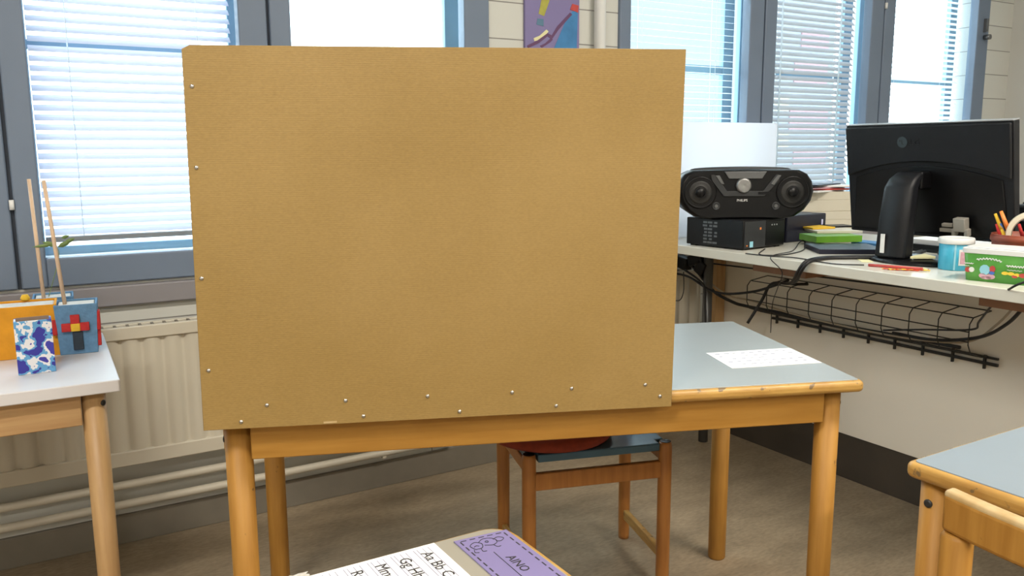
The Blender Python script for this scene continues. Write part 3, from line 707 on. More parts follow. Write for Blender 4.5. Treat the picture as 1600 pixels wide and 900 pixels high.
# wire cable basket
bk = root_of('cable_basket', (2.17, 1.6, .5), 0, 'black wire cable basket mounted on the cream panel under the long desk', 'basket')
prof = [(2.232, .622), (2.15, .612), (2.135, .596), (2.135, .540), (2.150, .515), (2.205, .498), (2.232, .498)]
ya, yb = 1.235, 2.012; nh = 10
for (x, z) in (prof[0], prof[1], (2.135, .575), (2.135, .548), prof[4], prof[5]):
    MB().cyl((x, ya, z), (x, yb, z), .0018, 6).build('long_wire', M_wire, bk, world=True)
for k in range(nh):
    y = yb-(yb-ya)*k/(nh-1); MB().tube([(x, y, z) for x, z in prof], .0017, 6).build('hoop_wire', M_wire, bk, world=True)
MB().box((2.228, ya-.03, .474), (2.2345, yb-.03, .482)).box((2.228, ya-.03, .492), (2.2345, yb-.03, .498)).build('mounting_rail', M_wire, bk, world=True)
for k in range(9):
    y = yb-.05-(yb-ya-.02)*k/8.4; MB().box((2.2275, y-.003, .462), (2.2345, y+.003, .500)).build('rail_hook', M_wire, bk, world=True)

# ------------------------------------------------------------------ cables
def cable(pts, r_, label, m=M_cable, cat='cable', name='cable', group=None):
    o = MB().tube(pts, r_, 8, 6).build(name, m); tag(o, label, cat, group); return o
X1 = 2.05
def px_(l, X): return [on_x(a_, b_, X) for a_, b_ in l]
cable([on_x(1040, 425, 2.06), on_x(1075, 432, 2.06), on_x(1107, 452, 2.07), on_x(1135, 459, 2.08), on_x(1175, 456, 2.09), on_x(1205, 448, 2.10), on_x(1232, 438, 2.10)], .0042, 'thick black cable sagging from the adapters to the left end of the basket')
cable([on_x(1072, 405, 2.10), on_x(1090, 425, 2.10), on_x(1115, 455, 2.12), on_x(1145, 472, 2.16), on_x(1165, 478, 2.18), on_x(1210, 487, 2.19), on_x(1300, 506, 2.19), on_x(1420, 528, 2.19), on_x(1500, 543, 2.18)], .0055, 'black cable bundle running down from the adapters along the bottom of the basket')
cable([on_x(1085, 408, 2.12), on_x(1108, 440, 2.12), on_x(1140, 462, 2.14), on_x(1175, 470, 2.18), on_x(1230, 488, 2.185), on_x(1330, 512, 2.185), on_x(1430, 530, 2.185), on_x(1512, 534, 2.17), on_x(1560, 505, 2.10), on_x(1600, 462, 2.02), on_x(1650, 420, 1.95)], .0032, 'grey-beige cable lying in the basket and rising at its right end', M_cablebeige)
cable([on_x(1395, 520, 2.18), on_x(1460, 531, 2.17), on_x(1530, 527, 2.13), on_x(1575, 505, 2.05), on_x(1610, 470, 1.98), on_x(1660, 440, 1.9)], .0045, 'thick black cable leaving the right end of the basket, lowest of those rising there')
cable([on_x(1380, 516, 2.15), on_x(1440, 515, 2.14), on_x(1518, 515, 2.10), on_x(1530, 502, 2.04), on_x(1560, 465, 1.92), on_x(1580, 450, 1.83), on_x(1600, 441, 1.825), on_x(1640, 430, 1.86)], .0026, 'thin black cable climbing over the desk edge in front of the green tub')
cable([on_x(1070, 422, 2.04), on_x(1090, 436, 2.04), on_x(1101, 450, 2.05), on_x(1102, 480, 2.06), on_x(1103, 520, 2.06), on_x(1104, 560, 2.06)], .0040, 'black cable hanging straight down beside the radiator end')
cable([on_x(1040, 462, 2.0), on_x(1060, 470, 2.0), on_x(1068, 455, 2.0), on_x(1068, 425, 2.02)], .0018, 'thin black cable loop at the right edge of the board')
# bundle from the monitor base over the desk edge to the basket
bun = [on_z(1440, 392, .758), on_z(1400, 404, .756), on_z(1360, 402, .756), on_z(1318, 402, .755), on_z(1285, 403, .755), Vector((1.838, 1.575, .751)), on_x(1246, 426, 1.835), on_x(1240, 438, 1.90), on_x(1232, 443, 2.05), on_x(1205, 444, 2.11), on_x(1190, 470, 2.11), on_x(1168, 505, 2.08)]
e_ = on_z(1264, 407, .754); bun[5] = Vector((1.836, e_.y-.005, .753))
cable(bun, .0050, 'thick black cable coming over the desk edge and dangling in front of the basket')
bun2 = [b + Vector((-.002 if i in (5, 6) else .0, -.011, 0)) for i, b in enumerate(bun[:9])]
cable(bun2+[on_x(1262, 444, 2.12)], .0045, 'second black cable over the desk edge, just right of the thickest one')
t_ = on_z(1230, 399, .752)
cable([on_z(1290, 385, .752), on_z(1268, 372, .752), on_z(1250, 378, .753), on_z(1238, 392, .752), Vector((1.838, t_.y, .752)), on_x(1222, 425, 1.836), on_x(1215, 450, 1.95), on_x(1207, 475, 2.08), on_x(1204, 520, 2.10)], .0014, 'thin black lead hanging over the desk edge below the flat black computer')
cable([on_z(1195, 389, .752), on_z(1186, 397, .752), on_z(1205, 399, .752), on_z(1232, 397, .752), on_z(1256, 390, .752), on_z(1258, 378, .752), on_z(1248, 366, .756)], .0017, 'black cable looped on the desk in front of the flat black computer')
cable([on_z(1165, 396, .752), on_z(1200, 400, .7525), on_z(1245, 403, .7525), on_z(1300, 412, .7525), on_z(1350, 414, .7525)], .0016, 'thin black cable lying along the desk edge towards the monitor')
cable([on_z(1400, 411, .7525), on_z(1430, 403, .757), on_z(1460, 402, .757), on_z(1490, 404, .757), on_z(1510, 400, .757)], .0020, 'thin black cable curling in front of the monitor base')
# adapters under the desk, left end
for k, (px, py, sx_, sz_, rr) in enumerate(((1068, 410, .030, .022, .2), (1090, 405, .034, .020, -.3), (1098, 418, .022, .026, .5))):
    p = on_x(px, py, 2.10)
    o = MB().box((-.018, -sx_, -sz_), (.018, sx_, sz_), Matrix.Translation(p) @ Matrix.Rotation(rr, 4, 'X')).build('power_adapter', M_black, None, .004)
    tag(o, ('black power adapter under the desk end, right beside the board', 'black power adapter hanging under the desk end, topmost of three', 'black power adapter under the desk end, beside the wooden post')[k], 'adapter')

# ------------------------------------------------------------------ computer and stereo
pc = root_of('desktop_computer', (1.897, 1.812, CZ), R(6), 'flat black desktop computer lying under the stereo', 'computer')
PH, PW, PD = .090, .205, .225
MB().box((0, 0, .004), (PW, PD, PH)).build('case', M_black, pc, .003)
MB().box((.004, -.003, .006), (.105, .001, PH-.003)).build('front_bezel', M_dgrey, pc, .001)
MB().box((.107, -.003, .010), (PW-.004, .0015, PH-.006)).build('port_panel', M_black, pc, .001)
for fx, fy in ((.01, .01), (PW-.03, PD-.03), (.01, PD-.03), (PW-.03, .01)): MB().box((fx, fy, 0), (fx+.02, fy+.02, .004)).build('rubber_foot', M_black, pc)
MB().box((.075, -.0038, .060), (.082, -.003, .067)).box((.012, -.0038, .012), (.018, -.003, .016)).build('orange_sticker', M_orangep, pc)
MB().box((.028, -.0038, .008), (.044, -.003, .026)).build('silver_sticker', M_cyanl, pc)
s = MB()
for k in range(7):
    for j in range(3):
        if random.random() < .9: s.box((-.0012, .100+j*.020, .012+k*.0105), (-.0004, .100+j*.020+random.uniform(.010, .018), .012+k*.0105+.006))
s.build('type_label_print', M_silver, pc)
s = MB()
for k in range(3): s.lathe([(.0026, 0), (.0026, .001)], (0, 0, 0), 10, Matrix.Translation((.135+k*.012, -.003, .072)) @ Matrix.Rotation(R(90), 4, 'X'))
s.build('audio_port', M_chrome, pc)
un = root_of('media_player', (2.275, 2.00, CZ), R(6), 'flat dark unit with a blue light behind the desktop computer', 'device')
MB().box((-.11, -.10, .0), (.11, .10, .088)).build('case', M_bluish, un, .004)
MB().box((.082, -.1015, .050), (.090, -.0998, .068)).build('blue_light', emit('blue_led', (.02, .03, .8), .12), un)

# boombox: own frame x right, y away from the viewer, z up
bz = CZ+PH+.001
bc = Vector((1.955, 1.862, bz))
bb = root_of('boombox', bc, R(-31.5), 'black portable stereo with two round speakers, lying on the flat computer', 'stereo')
W2, Hh = .212, .152
def outline(k=1.0, n=10):
    pts = []
    prof_ = [(-.125, .0), (.125, .0), (.155, .006), (.185, .026), (.205, .055), (.212, .085), (.206, .115), (.190, .138), (.165, .150), (.06, .152), (-.06, .152), (-.165, .150), (-.190, .138), (-.206, .115), (-.212, .085), (-.205, .055), (-.185, .026), (-.155, .006)]
    return [(x*k, .076+(z-.076)*k) for x, z in prof_]
s = MB(); layers = [(0.0, .93), (.008, .985), (.020, 1.0), (.12, .97), (.165, .86), (.185, .70)]
rings = []
for y, k in layers: rings.append([s.bm.verts.new((x, y, z if k == 1.0 else .076+(z-.076))) for x, z in [(p[0], p[1] if y < .1 else .0+p[1]-.0) for p in outline(k)]])
for i in range(len(rings)-1):
    n = len(rings[0])
    for k in range(n): s.bm.faces.new((rings[i][k], rings[i][(k+1) % n], rings[i+1][(k+1) % n], rings[i+1][k])).smooth = True
s.bm.faces.new(rings[0]); s.bm.faces.new(rings[-1][::-1]); s.build('body', M_black, bb)
MB().box((-.10, .02, -.0008), (-.07, .10, .006)).box((.07, .02, -.0008), (.10, .10, .006)).build('foot', M_black, bb, .001)
RX = Matrix.Rotation(R(90), 4, 'X')
for sx in (-1, 1):
    cxx = sx*.142
    g = MB().lathe([(.050, 0), (.050, .004), (.046, .006), (.044, .0045)], (0, 0, 0), 40, Matrix.Translation((cxx, .001, .082)) @ RX).build('speaker_ring', M_black, bb)
    MB().lathe([(.044, .001), (.030, .0052), (.016, .0028), (.015, .0060), (.001, .0075)], (0, 0, 0), 40, Matrix.Translation((cxx, .000, .082)) @ RX).build('speaker_cone', M_speaker, bb)
    MB().lathe([(.015, .0055), (.013, .009), (.001, .0105)], (0, 0, 0), 30, Matrix.Translation((cxx, .000, .082)) @ RX).build('speaker_dome', M_black, bb)
    MB().lathe([(.0125, .0), (.0125, .004), (.010, .005), (.008, .003)], (0, 0, 0), 24, Matrix.Translation((sx*.092, .0015, .040)) @ RX).build('bass_port', M_dgrey, bb)
    MB().lathe([(.005, .002), (.005, .0065)], (0, 0, 0), 16, Matrix.Translation((sx*.092, .0015, .040)) @ RX).build('port_centre', M_silver, bb)
Fm = Matrix(((1, 0, 0, 0), (0, 0, -1, 0), (0, 1, 0, 0), (0, 0, 0, 1)))
MB().prism([(-.070, .070), (.055, .070), (.098, .118), (.098, .136), (.088, .136), (.050, .086), (-.060, .086), (-.100, .136), (-.112, .136), (-.108, .118)], -.002, .006, Fm).build('silver_trim', M_dgrey, bb, .001)
MB().prism([(-.070, .146), (.060, .146), (.046, .124), (-.056, .124)], -.004, .005, Fm).build('display', M_silver, bb, .001)
MB().prism([(.035, .076), (.072, .076), (.078, .084), (.035, .084)], .004, .008, Fm).build('button_slot', M_black, bb)
MB().prism([(-.098, .134), (-.085, .134), (-.070, .108), (-.080, .108)], .000, .008, Fm).build('button_cluster', M_silver, bb, .001)
MB().prism([(.072, .108), (.092, .134), (.104, .134), (.082, .104)], .000, .008, Fm).build('button_cluster', M_silver, bb, .001)
MB().lathe([(.024, 0), (.024, .010), (.021, .014), (.018, .0150), (.001, .0110)], (0, 0, 0), 36, Matrix.Translation((-.010, .002, .103)) @ RX).build('volume_knob', M_knob, bb)
text_obj('PHILIPS', 'brand_lettering', .0105, M_white, bb, frame_of((-.012, -.0015, .054), (1, 0, 0), (0, 0, 1)), .0004, 'CENTER')
hd_ = [(-.160, .09, .138), (-.145, .075, .148), (-.06, .065, .1525), (.06, .065, .1525), (.145, .075, .148), (.160, .09, .138)]
MB().tube(hd_, .007, 10, 4).build('carry_handle', M_dgrey, bb)

# frosted sheet leaning behind the stereo
fs = MB().box((1.93, 2.215, CZ), (2.474, 2.217, 1.150))
fo = fs.build('plastic_sheet', M_film); tag(fo, 'frosted translucent plastic sheet standing behind the stereo before the window', 'sheet')
# cartons and papers
def ybox(name, c_, w_, d_, z0_, z1_, rz, m, label, cat, group=None, bev=.002):
    r = root_of(name, (c_[0], c_[1], z0_), rz, label, cat, group)
    MB().box((-w_/2, -d_/2, 0), (w_/2, d_/2, z1_-z0_-.005)).build('carton_body', m, r, bev)
    MB().box((-w_/2-.001, -d_/2-.001, z1_-z0_-.03), (w_/2+.001, d_/2+.001, z1_-z0_)).build('lid', m, r, bev)
ybox('carton', (2.60, 2.14), .21, .20, CZ, CZ+.078, R(-24), M_carton, 'cream carton on the desk between stereo and monitor, the lower of two', 'box', 'cream cartons')
ybox('carton', (2.60, 2.14), .20, .19, CZ+.078, CZ+.150, R(-22), M_carton, 'cream carton under the pile of papers, the upper of two', 'box', 'cream cartons')
zz = CZ+.150
for k, (m_, rz, w_, h_, dx, lab) in enumerate(((M_paper, 12, .24, .006, .0, 'white paper pad at the bottom of the pile on the cartons'), (M_redprint, -15, .22, .005, -.01, 'dark red booklet low in the pile on the cartons'), (M_pink, 5, .23, .005, .0, 'pinkish booklet in the middle of the pile on the cartons'), (M_paper, -30, .25, .006, .01, 'white paper stack high in the pile on the cartons'), (M_bluish, 18, .22, .004, -.03, 'dark folder lying on top of the pile on the cartons'))):
    o = MB().box((-w_/2, -.09, 0), (w_/2, .09, h_)).build('booklet', m_, None, .0008); o.location = (2.585+dx, 2.14, zz); o.rotation_euler = (0, 0, R(rz)); zz += h_+.0004
    tag(o, lab, 'booklet', 'papers on the cartons')
# loose heap of books left of the monitor
def slab(px, py, w_, d_, h_, z_, rz, m, label, name='book', cat='book', pages=True):
    c_ = on_z(px, py, z_); r = root_of(name, (c_.x, c_.y, z_), R(rz), label, cat)
    if pages and h_ > .006:
        MB().box((-w_/2+.002, -d_/2+.002, .0012), (w_/2-.002, d_/2-.002, h_-.0012)).build('pages', M_paper, r)
        MB().box((-w_/2, -d_/2, 0), (w_/2, d_/2, .0012)).box((-w_/2, -d_/2, h_-.0012), (w_/2, d_/2, h_)).box((-w_/2, -d_/2, .0012), (-w_/2+.0015, d_/2, h_-.0012)).build('cover', m, r)
    else: MB().box((-w_/2, -d_/2, 0), (w_/2, d_/2, h_)).build('cover', m, r, .001)
    return r
slab(1318, 392, .19, .17, .014, CZ, -35, M_bluish, 'dark blue folder at the bottom of the heap left of the monitor', pages=False)
slab(1297, 376, .155, .11, .020, CZ+.0145, -22, M_lightgreen, 'bright green box-like book on the heap left of the monitor', pages=False)
slab(1300, 362, .15, .12, .008, CZ+.035, -28, M_carton, 'grey-brown notebook lying on the green book', 'notebook', 'notebook', pages=False)
slab(1272, 356, .09, .10, .006, CZ+.0432, -12, M_feltyellow, 'yellow notebook next to the computer, on the heap', 'notebook', 'notebook', pages=False)
slab(1310, 354, .08, .07, .005, CZ+.0432, -20, M_black, 'flat black pouch topmost on the heap left of the monitor', 'pouch', 'pouch', pages=False)
slab(1362, 384, .07, .10, .012, CZ, 4, M_artblue, 'blue booklet between the book heap and the monitor neck', 'booklet', 'booklet', pages=False)
slab(1352, 408, .03, .05, .002, CZ, -40, M_note, 'pale yellow slip left of the monitor base', 'paper_slip', 'paper', pages=False)

# ------------------------------------------------------------------ monitor (its back to the viewer)
mo = root_of('computer_monitor', (2.16, 1.40, CZ), 0, 'large black monitor seen from behind on the long desk', 'monitor')
TILT = math.atan2(.05, .305)
Mt = Matrix.Translation((2.15, 1.392, .812)) @ Matrix.Rotation(-TILT, 4, 'Y')     # local: x depth away, y width, z up
hwm, hm = .240, .309
s = MB()
s.box((.010, -hwm, 0), (.034, hwm, hm), Mt); s.build('screen_frame', M_blackm, mo, .003, world=True)
s = MB()                                              # upper shell with an arched lower edge
n = 20; arc = [(-hwm+.004+(2*hwm-.008)*k/n) for k in range(n+1)]
def az_(y): return .208 - .75*y**2
top = [(y, hm-.004) for y in arc[::-1]]; lo_ = [(y, az_(y)) for y in arc]
My = Mt @ Matrix(((0, 0, -1, .010), (1, 0, 0, 0), (0, 1, 0, 0), (0, 0, 0, 1)))
s.prism(lo_+top, 0, .010, My); s.build('rear_shell', M_blackm, mo, .003, world=True)
s = MB(); s.prism([(-.225, .010), (.225, .010)]+[(y, az_(y)-.012) for y in arc[::-1] if abs(y) < .226], 0, .004, My); s.build('rear_bulge', M_black, mo, .004, world=True)
MB().box((.0085, -hwm, hm), (.034, hwm, hm+.003), Mt).build('top_edge', M_silvert, mo, .001, world=True)
MB().box((.0342, -hwm+.015, .02), (.0352, hwm-.015, hm-.015), Mt).build('display_panel', M_black, mo, world=True)
# emblem and lettering
Me = Mt @ Matrix.Translation((-.0005, .055, .262)) @ Matrix(((0, 0, -1, 0), (-1, 0, 0, 0), (0, 1, 0, 0), (0, 0, 0, 1)))
M_emblem = mat('emblem_grey', (0.030, 0.046, 0.056), .45); M_embdk = mat('emblem_dark', (0.004, 0.005, 0.007), .3)
em = MB().lathe([(.015, -.001), (.015, .0008)], (0, 0, 0), 32, Me); em = em.build('emblem', M_emblem, mo, world=True)
s = MB()
s.box((-.0012, -.006, .0008), (.0004, .006, .0014), Me); s.box((-.0012, -.006, .0008), (.005, -.0045, .0014), Me); s.lathe([(.0022, .0008), (.0022, .0014)], (-.0058, .004, 0), 12, Me)
s.build('emblem_face', M_embdk, mo, world=True)
Mi = (Matrix.Translation(mo.location)).inverted() @ Me @ Matrix.Translation((.022, -.008, .0004))
text_obj('LG', 'brand_lettering', .024, M_embdk, mo, Mi, .0006)
# neck and base
s = MB(); nk = []
for z_, x_, wy, tx in ((CZ+.012, 2.045, .046, .030), (.86, 2.050, .044, .028), (.95, 2.060, .042, .026), (.972, 2.075, .040, .024), (.990, 2.10, .036, .018)):
    nk.append([s.bm.verts.new((x_+a_*tx, 1.408+b_*wy, z_)) for a_, b_ in ((-1, -.6), (-1, .6), (-.6, 1), (.6, 1), (1, .6), (1, -.6), (.6, -1), (-.6, -1))])
for i in range(len(nk)-1):
    for k in range(8): s.bm.faces.new((nk[i][k], nk[i][(k+1) % 8], nk[i+1][(k+1) % 8], nk[i+1][k]))
s.bm.faces.new(nk[0][::-1]); s.bm.faces.new(nk[-1]); s.build('neck', M_blackm, mo, .006, 3, world=True)
MB().box((2.09, 1.37, .945), (2.150, 1.445, .992)).build('tilt_joint', M_black, mo, .006, 3, world=True)
MB().box((2.012, 1.416, .775), (2.0155, 1.427, .826)).build('white_sticker', M_white, mo, world=True)
MB().lathe([(.125, 0), (.125, .006), (.110, .011), (.03, .014)], (2.10, 1.375, CZ), 44, sx=.85, sy=1.0).build('base', M_black, mo, world=True)
for (ya_, za_, w_, h_, m_) in ((-.075, .024, .036, .010, M_plug), (-.078, .038, .030, .009, M_plug)):
    MB().box((-.016, ya_-w_/2, za_), (-.004, ya_+w_/2, za_+h_), Mt).build('video_port', m_, mo, .001, world=True)
MB().box((-.030, -.135, .030), (-.008, -.103, .066), Mt).box((-.028, -.141, .018), (-.010, -.131, .038), Mt).box((-.028, -.107, .018), (-.010, -.097, .038), Mt).build('cable_plug', M_plug, mo, .002, world=True)

# keyboard tray / black flat things and white strip behind the monitor foot
kb = on_z(1455, 392, CZ)
r = root_of('document_tray', (2.40, 1.40, CZ), R(0), 'black tray behind the monitor base with white paper in it', 'tray')
MB().box((-.085, -.16, .0), (.085, .16, .012)).build('tray_base', M_black, r, .002); MB().box((-.085, -.16, .012), (-.080, .16, .022)).build('tray_lip', M_black, r)
pp = MB().box((2.322, 1.292, .7625), (2.56, 1.56, .7860)).build('paper_stack', M_paper, None, .001); tag(pp, 'stack of white paper lying on the tray behind the monitor', 'paper')
ln_ = on_z(1447, 399, CZ)
nt_ = MB(); n_ = on_z(1422, 404, .766); n2_ = on_z(1462, 404, .766)
for i in range(1):
    nt_.prism([(n_.x, n_.y), (n2_.x, n2_.y), (n2_.x+.03, n2_.y+.05), (n_.x+.045, n_.y+.012)], .7650, .7720)
o = nt_.build('note_pad', M_note, None, .001); tag(o, 'curled pale yellow note pad on the monitor base, right of its neck', 'paper')
bx = MB().box((-.06, -.055, 0), (.06, .055, .0115)); bo = bx.build('hard_drive', M_black, None, .003); q_ = on_z(1487, 400, CZ); bo.location = (q_.x+.045, q_.y-.02, CZ); tag(bo, 'flat black box on the desk behind the blue jar', 'device')

# red pencil and candy wrapper on the desk edge
pa, pb_ = on_z(1357, 414, CZ+.004), on_z(1452, 421, CZ+.004)
pr = root_of('red_pencil', (pa.x, pa.y, CZ), 0, 'red pencil lying along the desk edge below the monitor', 'pencil')
d_ = (pb_-pa).normalized()
MB().cyl(pa, pb_-d_*.014, .0040, 6).build('barrel', M_redprint, pr, world=True); MB().cyl(pb_-d_*.014, pb_-d_*.003, .0038, 12, .0012).build('sharpened_wood', M_note, pr, world=True); MB().cyl(pb_-d_*.003, pb_, .0012, 8, .0003).build('tip', M_redprint, pr, world=True)
s = MB(); A0 = on_z(1378, 421, CZ); A1 = on_z(1452, 424, CZ); nn = 14
g = []
for i in range(nn+1):
    t = i/nn; c_ = A0.lerp(A1, t); w_ = .004+.014*math.sin(math.pi*min(1, t*1.05))
    g.append([s.bm.verts.new((c_.x-w_*(j/4)+.002, c_.y+.003*math.sin(i*2.2), CZ+.0008+.003*abs(math.sin(i*1.3+j*1.9)))) for j in range(5)])
for i in range(nn):
    for j in range(4): s.bm.faces.new((g[i][j], g[i+1][j], g[i+1][j+1], g[i][j+1]))
M_wrap = ramp_mat('yellow_red_wrapper', [(0, (0.65, 0.08, 0.03)), (.47, (0.88, 0.62, 0.06))], 70, .35, 1)
o = s.build('candy_wrapper', M_wrap); o.modifiers.new('thickness', 'SOLIDIFY').thickness = .0006; tag(o, 'crumpled yellow and red wrapper on the desk edge, before the red pencil', 'wrapper')

# blue jar with a white lid
jc = on_z(1489, 423, CZ); jc = Vector((jc.x+.03, jc.y+.015, CZ))
j = root_of('plastic_jar', jc, 0, 'light blue plastic jar with a white lid, left of the green tub', 'jar')
MB().lathe([(.036, 0), (.038, .003), (.0385, .066), (.036, .068)], (0, 0, 0), 40).build('jar_body', M_cyan, j)
MB().lathe([(.041, .066), (.042, .068), (.042, .078), (.040, .081), (.034, .0815), (.033, .079), (.001, .079)], (0, 0, 0), 40).build('lid', M_white, j)
def arcpatch(parent, rr, a0, a1, z0_, z1_, m, nm):
    s = MB(); n = 6; v = []
    for k in range(n+1):
        a_ = R(a0+(a1-a0)*k/n); v.append([s.bm.verts.new((q_*math.cos(a_), q_*math.sin(a_), z_)) for q_, z_ in ((rr, z0_), (rr+.0006, z0_), (rr+.0006, z1_), (rr, z1_))])
    for k in range(n):
        for i in range(4): s.bm.faces.new((v[k][i], v[k][(i+1) % 4], v[k+1][(i+1) % 4], v[k+1][i]))
    s.bm.faces.new(v[0]); s.bm.faces.new(v[-1][::-1]); return s.build(nm, m, parent)
va = math.degrees(math.atan2(-jc.y, -jc.x))
arcpatch(j, .0387, va-4, va+2, .002, .068, M_cyanl, 'pale_stripe'); arcpatch(j, .0387, va+12, va+44, .014, .054, M_white, 'white_label'); arcpatch(j, .0394, va+17, va+37, .018, .048, M_pink, 'barcode_print')

# green tub with a white lid: long face towards the viewer
ga, gb = on_z(1500, 437, CZ), on_z(1600, 447, CZ)
gl = (gb-ga).length; gd = (gb-ga)/gl; GA = math.atan2(gd.y, gd.x)
tb = root_of('candy_tub', ga, GA, 'green candy tub with a white lid at the right edge of the desk', 'tub')
GL, GD, GH = .150, .095, .073
s = MB(); v = []
for i_, z_ in ((.006, 0), (.0, GH)):
    v.append([s.bm.verts.new((x, y, z_)) for x, y in rrect(i_, i_, GL-i_, GD-i_, .014)])
n = len(v[0])
for k in range(n): s.bm.faces.new((v[0][k], v[0][(k+1) % n], v[1][(k+1) % n], v[1][k])).smooth = True
s.bm.faces.new(v[0][::-1]); s.bm.faces.new(v[1]); s.build('tub_body', M_green, tb)
MB().prism(rrect(-.003, -.003, GL+.003, GD+.003, .017), GH-.009, GH+.003).prism(rrect(.004, .004, GL-.004, GD-.004, .013), GH+.003, GH+.006).build('lid', M_white, tb, .002)
Fs = Matrix.Translation((0, .0005, 0)) @ Matrix.Rotation(math.atan2(.006, GH), 4, 'X') @ Matrix(((1, 0, 0, 0), (0, 0, -1, .006), (0, 1, 0, 0), (0, 0, 0, 1)))
Fs = Matrix(((1, 0, 0, 0), (0, -.091, -1, .0062), (0, 1, 0, 0), (0, 0, 0, 1)))
def gp(shape, m, nm, e=.0012, base=0.0006):
    s = MB()
    for pts in shape: s.prism(pts, base-.001, base+e, Fs)
    return s.build(nm, m, tb)
def blob(cx, cz, rx, rz_, n=10): return [(cx+rx*math.cos(2*math.pi*k/n), cz+rz_*math.sin(2*math.pi*k/n)) for k in range(n)]
arcn = [(.014+.100*k/12) for k in range(13)]
gp([[(x, .0525+.0105*math.sin(math.pi*(x-.014)/.10)**2-.006) for x in arcn] + [(x, .0560+.0105*math.sin(math.pi*(x-.014)/.10)**2-.006+.0) for x in arcn[::-1]]][:0] or [blob(.050, .028, .011, .012)], M_cyanl, 'pale_picture')
gp([blob(.046, .014, .008, .006), blob(.062, .013, .010, .006), blob(.054, .010, .012, .004)], M_pink, 'pink_picture')
gp([blob(.066, .031, .006, .008)], M_redprint, 'red_picture', .0016); gp([blob(.014, .025, .006, .006)], M_redprint, 'red_picture', .0016)
gp([blob(.065, .022, .006, .004)], M_blueprint, 'blue_picture', .002)
gp([blob(.022, .026, .006, .006)], M_white, 'white_picture', .0016)
gp([blob(.092, .024, .007, .004), blob(.104, .024, .007, .004), blob(.116, .022, .006, .004)], M_yellowp, 'yellow_sweets', .0016); gp([blob(.128, .022, .008, .005), blob(.112, .018, .006, .003)], M_redprint, 'red_sweets', .0018)
sq = MB()
def squig(x0_, x1_, zf, amp, n=14, th=.0013):
    pts = [Fs @ Vector((x0_+(x1_-x0_)*k/n, zf((x0_+(x1_-x0_)*k/n))+amp*math.sin(k*2.3), .0012)) for k in range(n+1)]; sq.tube(pts, th, 5, 2)
squig(.032, .084, lambda x: .050+.004*math.sin(math.pi*(x-.032)/.052)-.0*(x), .0024, 22); squig(.006, .026, lambda x: .040, .0015, 12, .0009); squig(.094, .135, lambda x: .041, .0022, 20)
squig(.096, .126, lambda x: .032, .0008, 12, .0006); squig(.004, .018, lambda x: .034, .0008, 8, .0006)
sq.build('white_lettering_strokes', M_white, tb)

# clay pot with pens and a roll of tape
pc_ = on_x(1585, 385, 2.16); pcx = 2.095; pcy = on_x(1602, 380, pcx).y
pot = root_of('pen_pot', (pcx, pcy, CZ), 0, 'reddish brown clay pot holding pens and tape, behind the green tub', 'pot')
MB().lathe([(.052, 0), (.061, .004), (.069, .050), (.073, .094), (.074, .098), (.069, .098), (.064, .050), (.052, .008), (.001, .008)], (0, 0, 0), 40).build('pot_wall', M_terra, pot)
MB().lathe([(.0720, .080), (.0752, .082), (.0752, .093), (.0730, .095)], (0, 0, 0), 40, cap=False).build('rim_band', M_terra, pot)
def pen(px, py, dx, dy, m, r_, label, name='felt_pen', capm=None):
    top_ = on_x(px, py, pcx-.022); base_ = Vector((pcx+dx, pcy+dy, CZ+.012))
    r = root_of(name, base_, 0, label, 'pen', 'pens in the clay pot')
    MB().cyl(base_, base_.lerp(top_, .72), r_, 12).build('barrel', m, r, world=True); MB().cyl(base_.lerp(top_, .72), top_, r_*1.1, 12, r_*.8).build('cap', capm or m, r, world=True)
pen(1555, 334, -.020, .0, M_feltyellow, .0042, 'yellow pen in the clay pot, leaning left')
pen(1564, 330, -.020, -.014, M_orangep, .0048, 'orange pen in the clay pot, tallest')
pen(1557, 350, -.030, .012, M_feltred, .0040, 'red pen low in the clay pot, leftmost')
pen(1563, 349, -.010, .014, M_blueprint, .0040, 'blue pen in the clay pot, beside the red one')
pen(1592, 350, .012, -.016, M_feltred, .0040, 'red pen in the clay pot, under the tape roll')
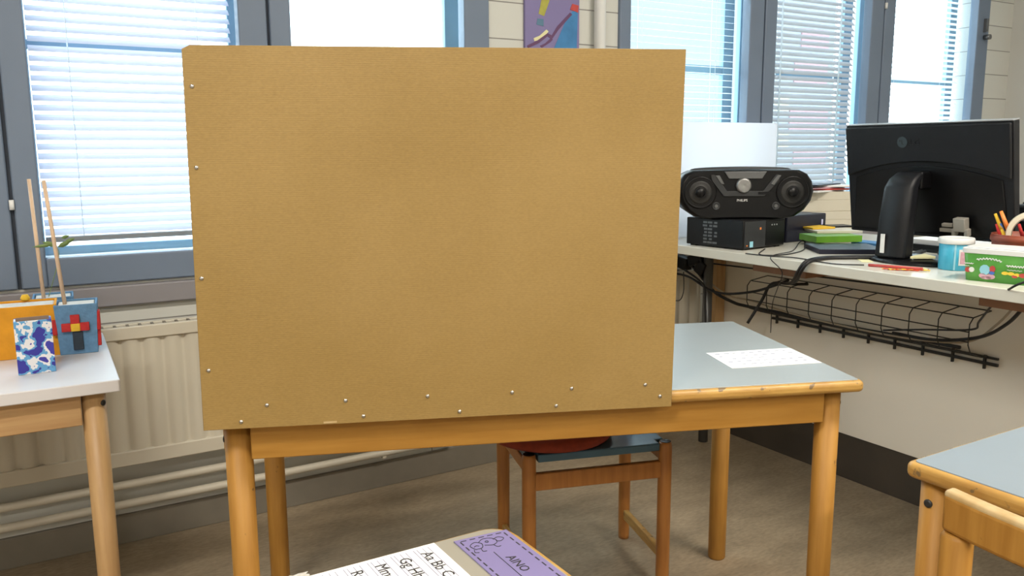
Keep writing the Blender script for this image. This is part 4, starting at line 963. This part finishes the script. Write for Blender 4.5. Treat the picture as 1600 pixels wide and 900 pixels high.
tr = root_of('tape_roll', (pcx, pcy-.022, CZ+.128), 0, 'cream masking tape roll standing on the clay pot among the pens', 'tape roll')
cT = on_x(1612, 366, 2.095)
MT = Matrix.Translation(cT) @ Matrix.Rotation(R(-58), 4, 'Z') @ Matrix.Rotation(R(90), 4, 'X')
tr.location = (2.095, cT.y, cT.z-.062)
s = MB(); n = 44; v = []
for k in range(n):
    a_ = 2*math.pi*k/n; v.append([s.bm.verts.new(MT @ Vector((q_*math.cos(a_), q_*math.sin(a_), z_))) for q_, z_ in ((.043, -.011), (.054, -.011), (.054, .011), (.043, .011))])
for k in range(n):
    for i in range(4): s.bm.faces.new((v[k][i], v[k][(i+1) % 4], v[(k+1) % n][(i+1) % 4], v[(k+1) % n][i]))
s.build('tape', M_tape, tr, .001, world=True)
s = MB(); v = []
for k in range(n):
    a_ = 2*math.pi*k/n; v.append([s.bm.verts.new(MT @ Vector((q_*math.cos(a_), q_*math.sin(a_), z_))) for q_, z_ in ((.041, -.0112), (.0432, -.0112), (.0432, .0112), (.041, .0112))])
for k in range(n):
    for i in range(4): s.bm.faces.new((v[k][i], v[k][(i+1) % 4], v[(k+1) % n][(i+1) % 4], v[(k+1) % n][i]))
s.build('cardboard_core', M_cardbrown, tr, world=True)
# printer at the right edge, behind
pn = root_of('printer', (2.50, 1.24, CZ), 0, 'black printer cut by the right picture edge, behind the clay pot', 'printer')
MB().box((-.12, -.20, .0), (.15, .045, .150)).build('housing', M_black, pn, .010, 3); MB().box((-.123, -.19, .105), (-.118, .035, .109)).build('light_seam', M_silver, pn)
MB().box((-.10, -.18, .150), (.12, .03, .156)).build('lid', M_blackm, pn, .003)
pp = MB().prism([(2.42, 1.10), (2.62, 1.06), (2.64, 1.25), (2.44, 1.27)], .9065, .9150).build('paper_pile', M_paper, None, .001); tag(pp, 'white papers on top of the printer at the right edge', 'paper')
pp = MB().prism([(2.46, 1.12), (2.58, 1.08), (2.62, 1.25), (2.50, 1.27)], .9155, .9240).build('red_booklet', M_redprint, None, .001); tag(pp, 'red booklet on the papers on the printer', 'booklet')
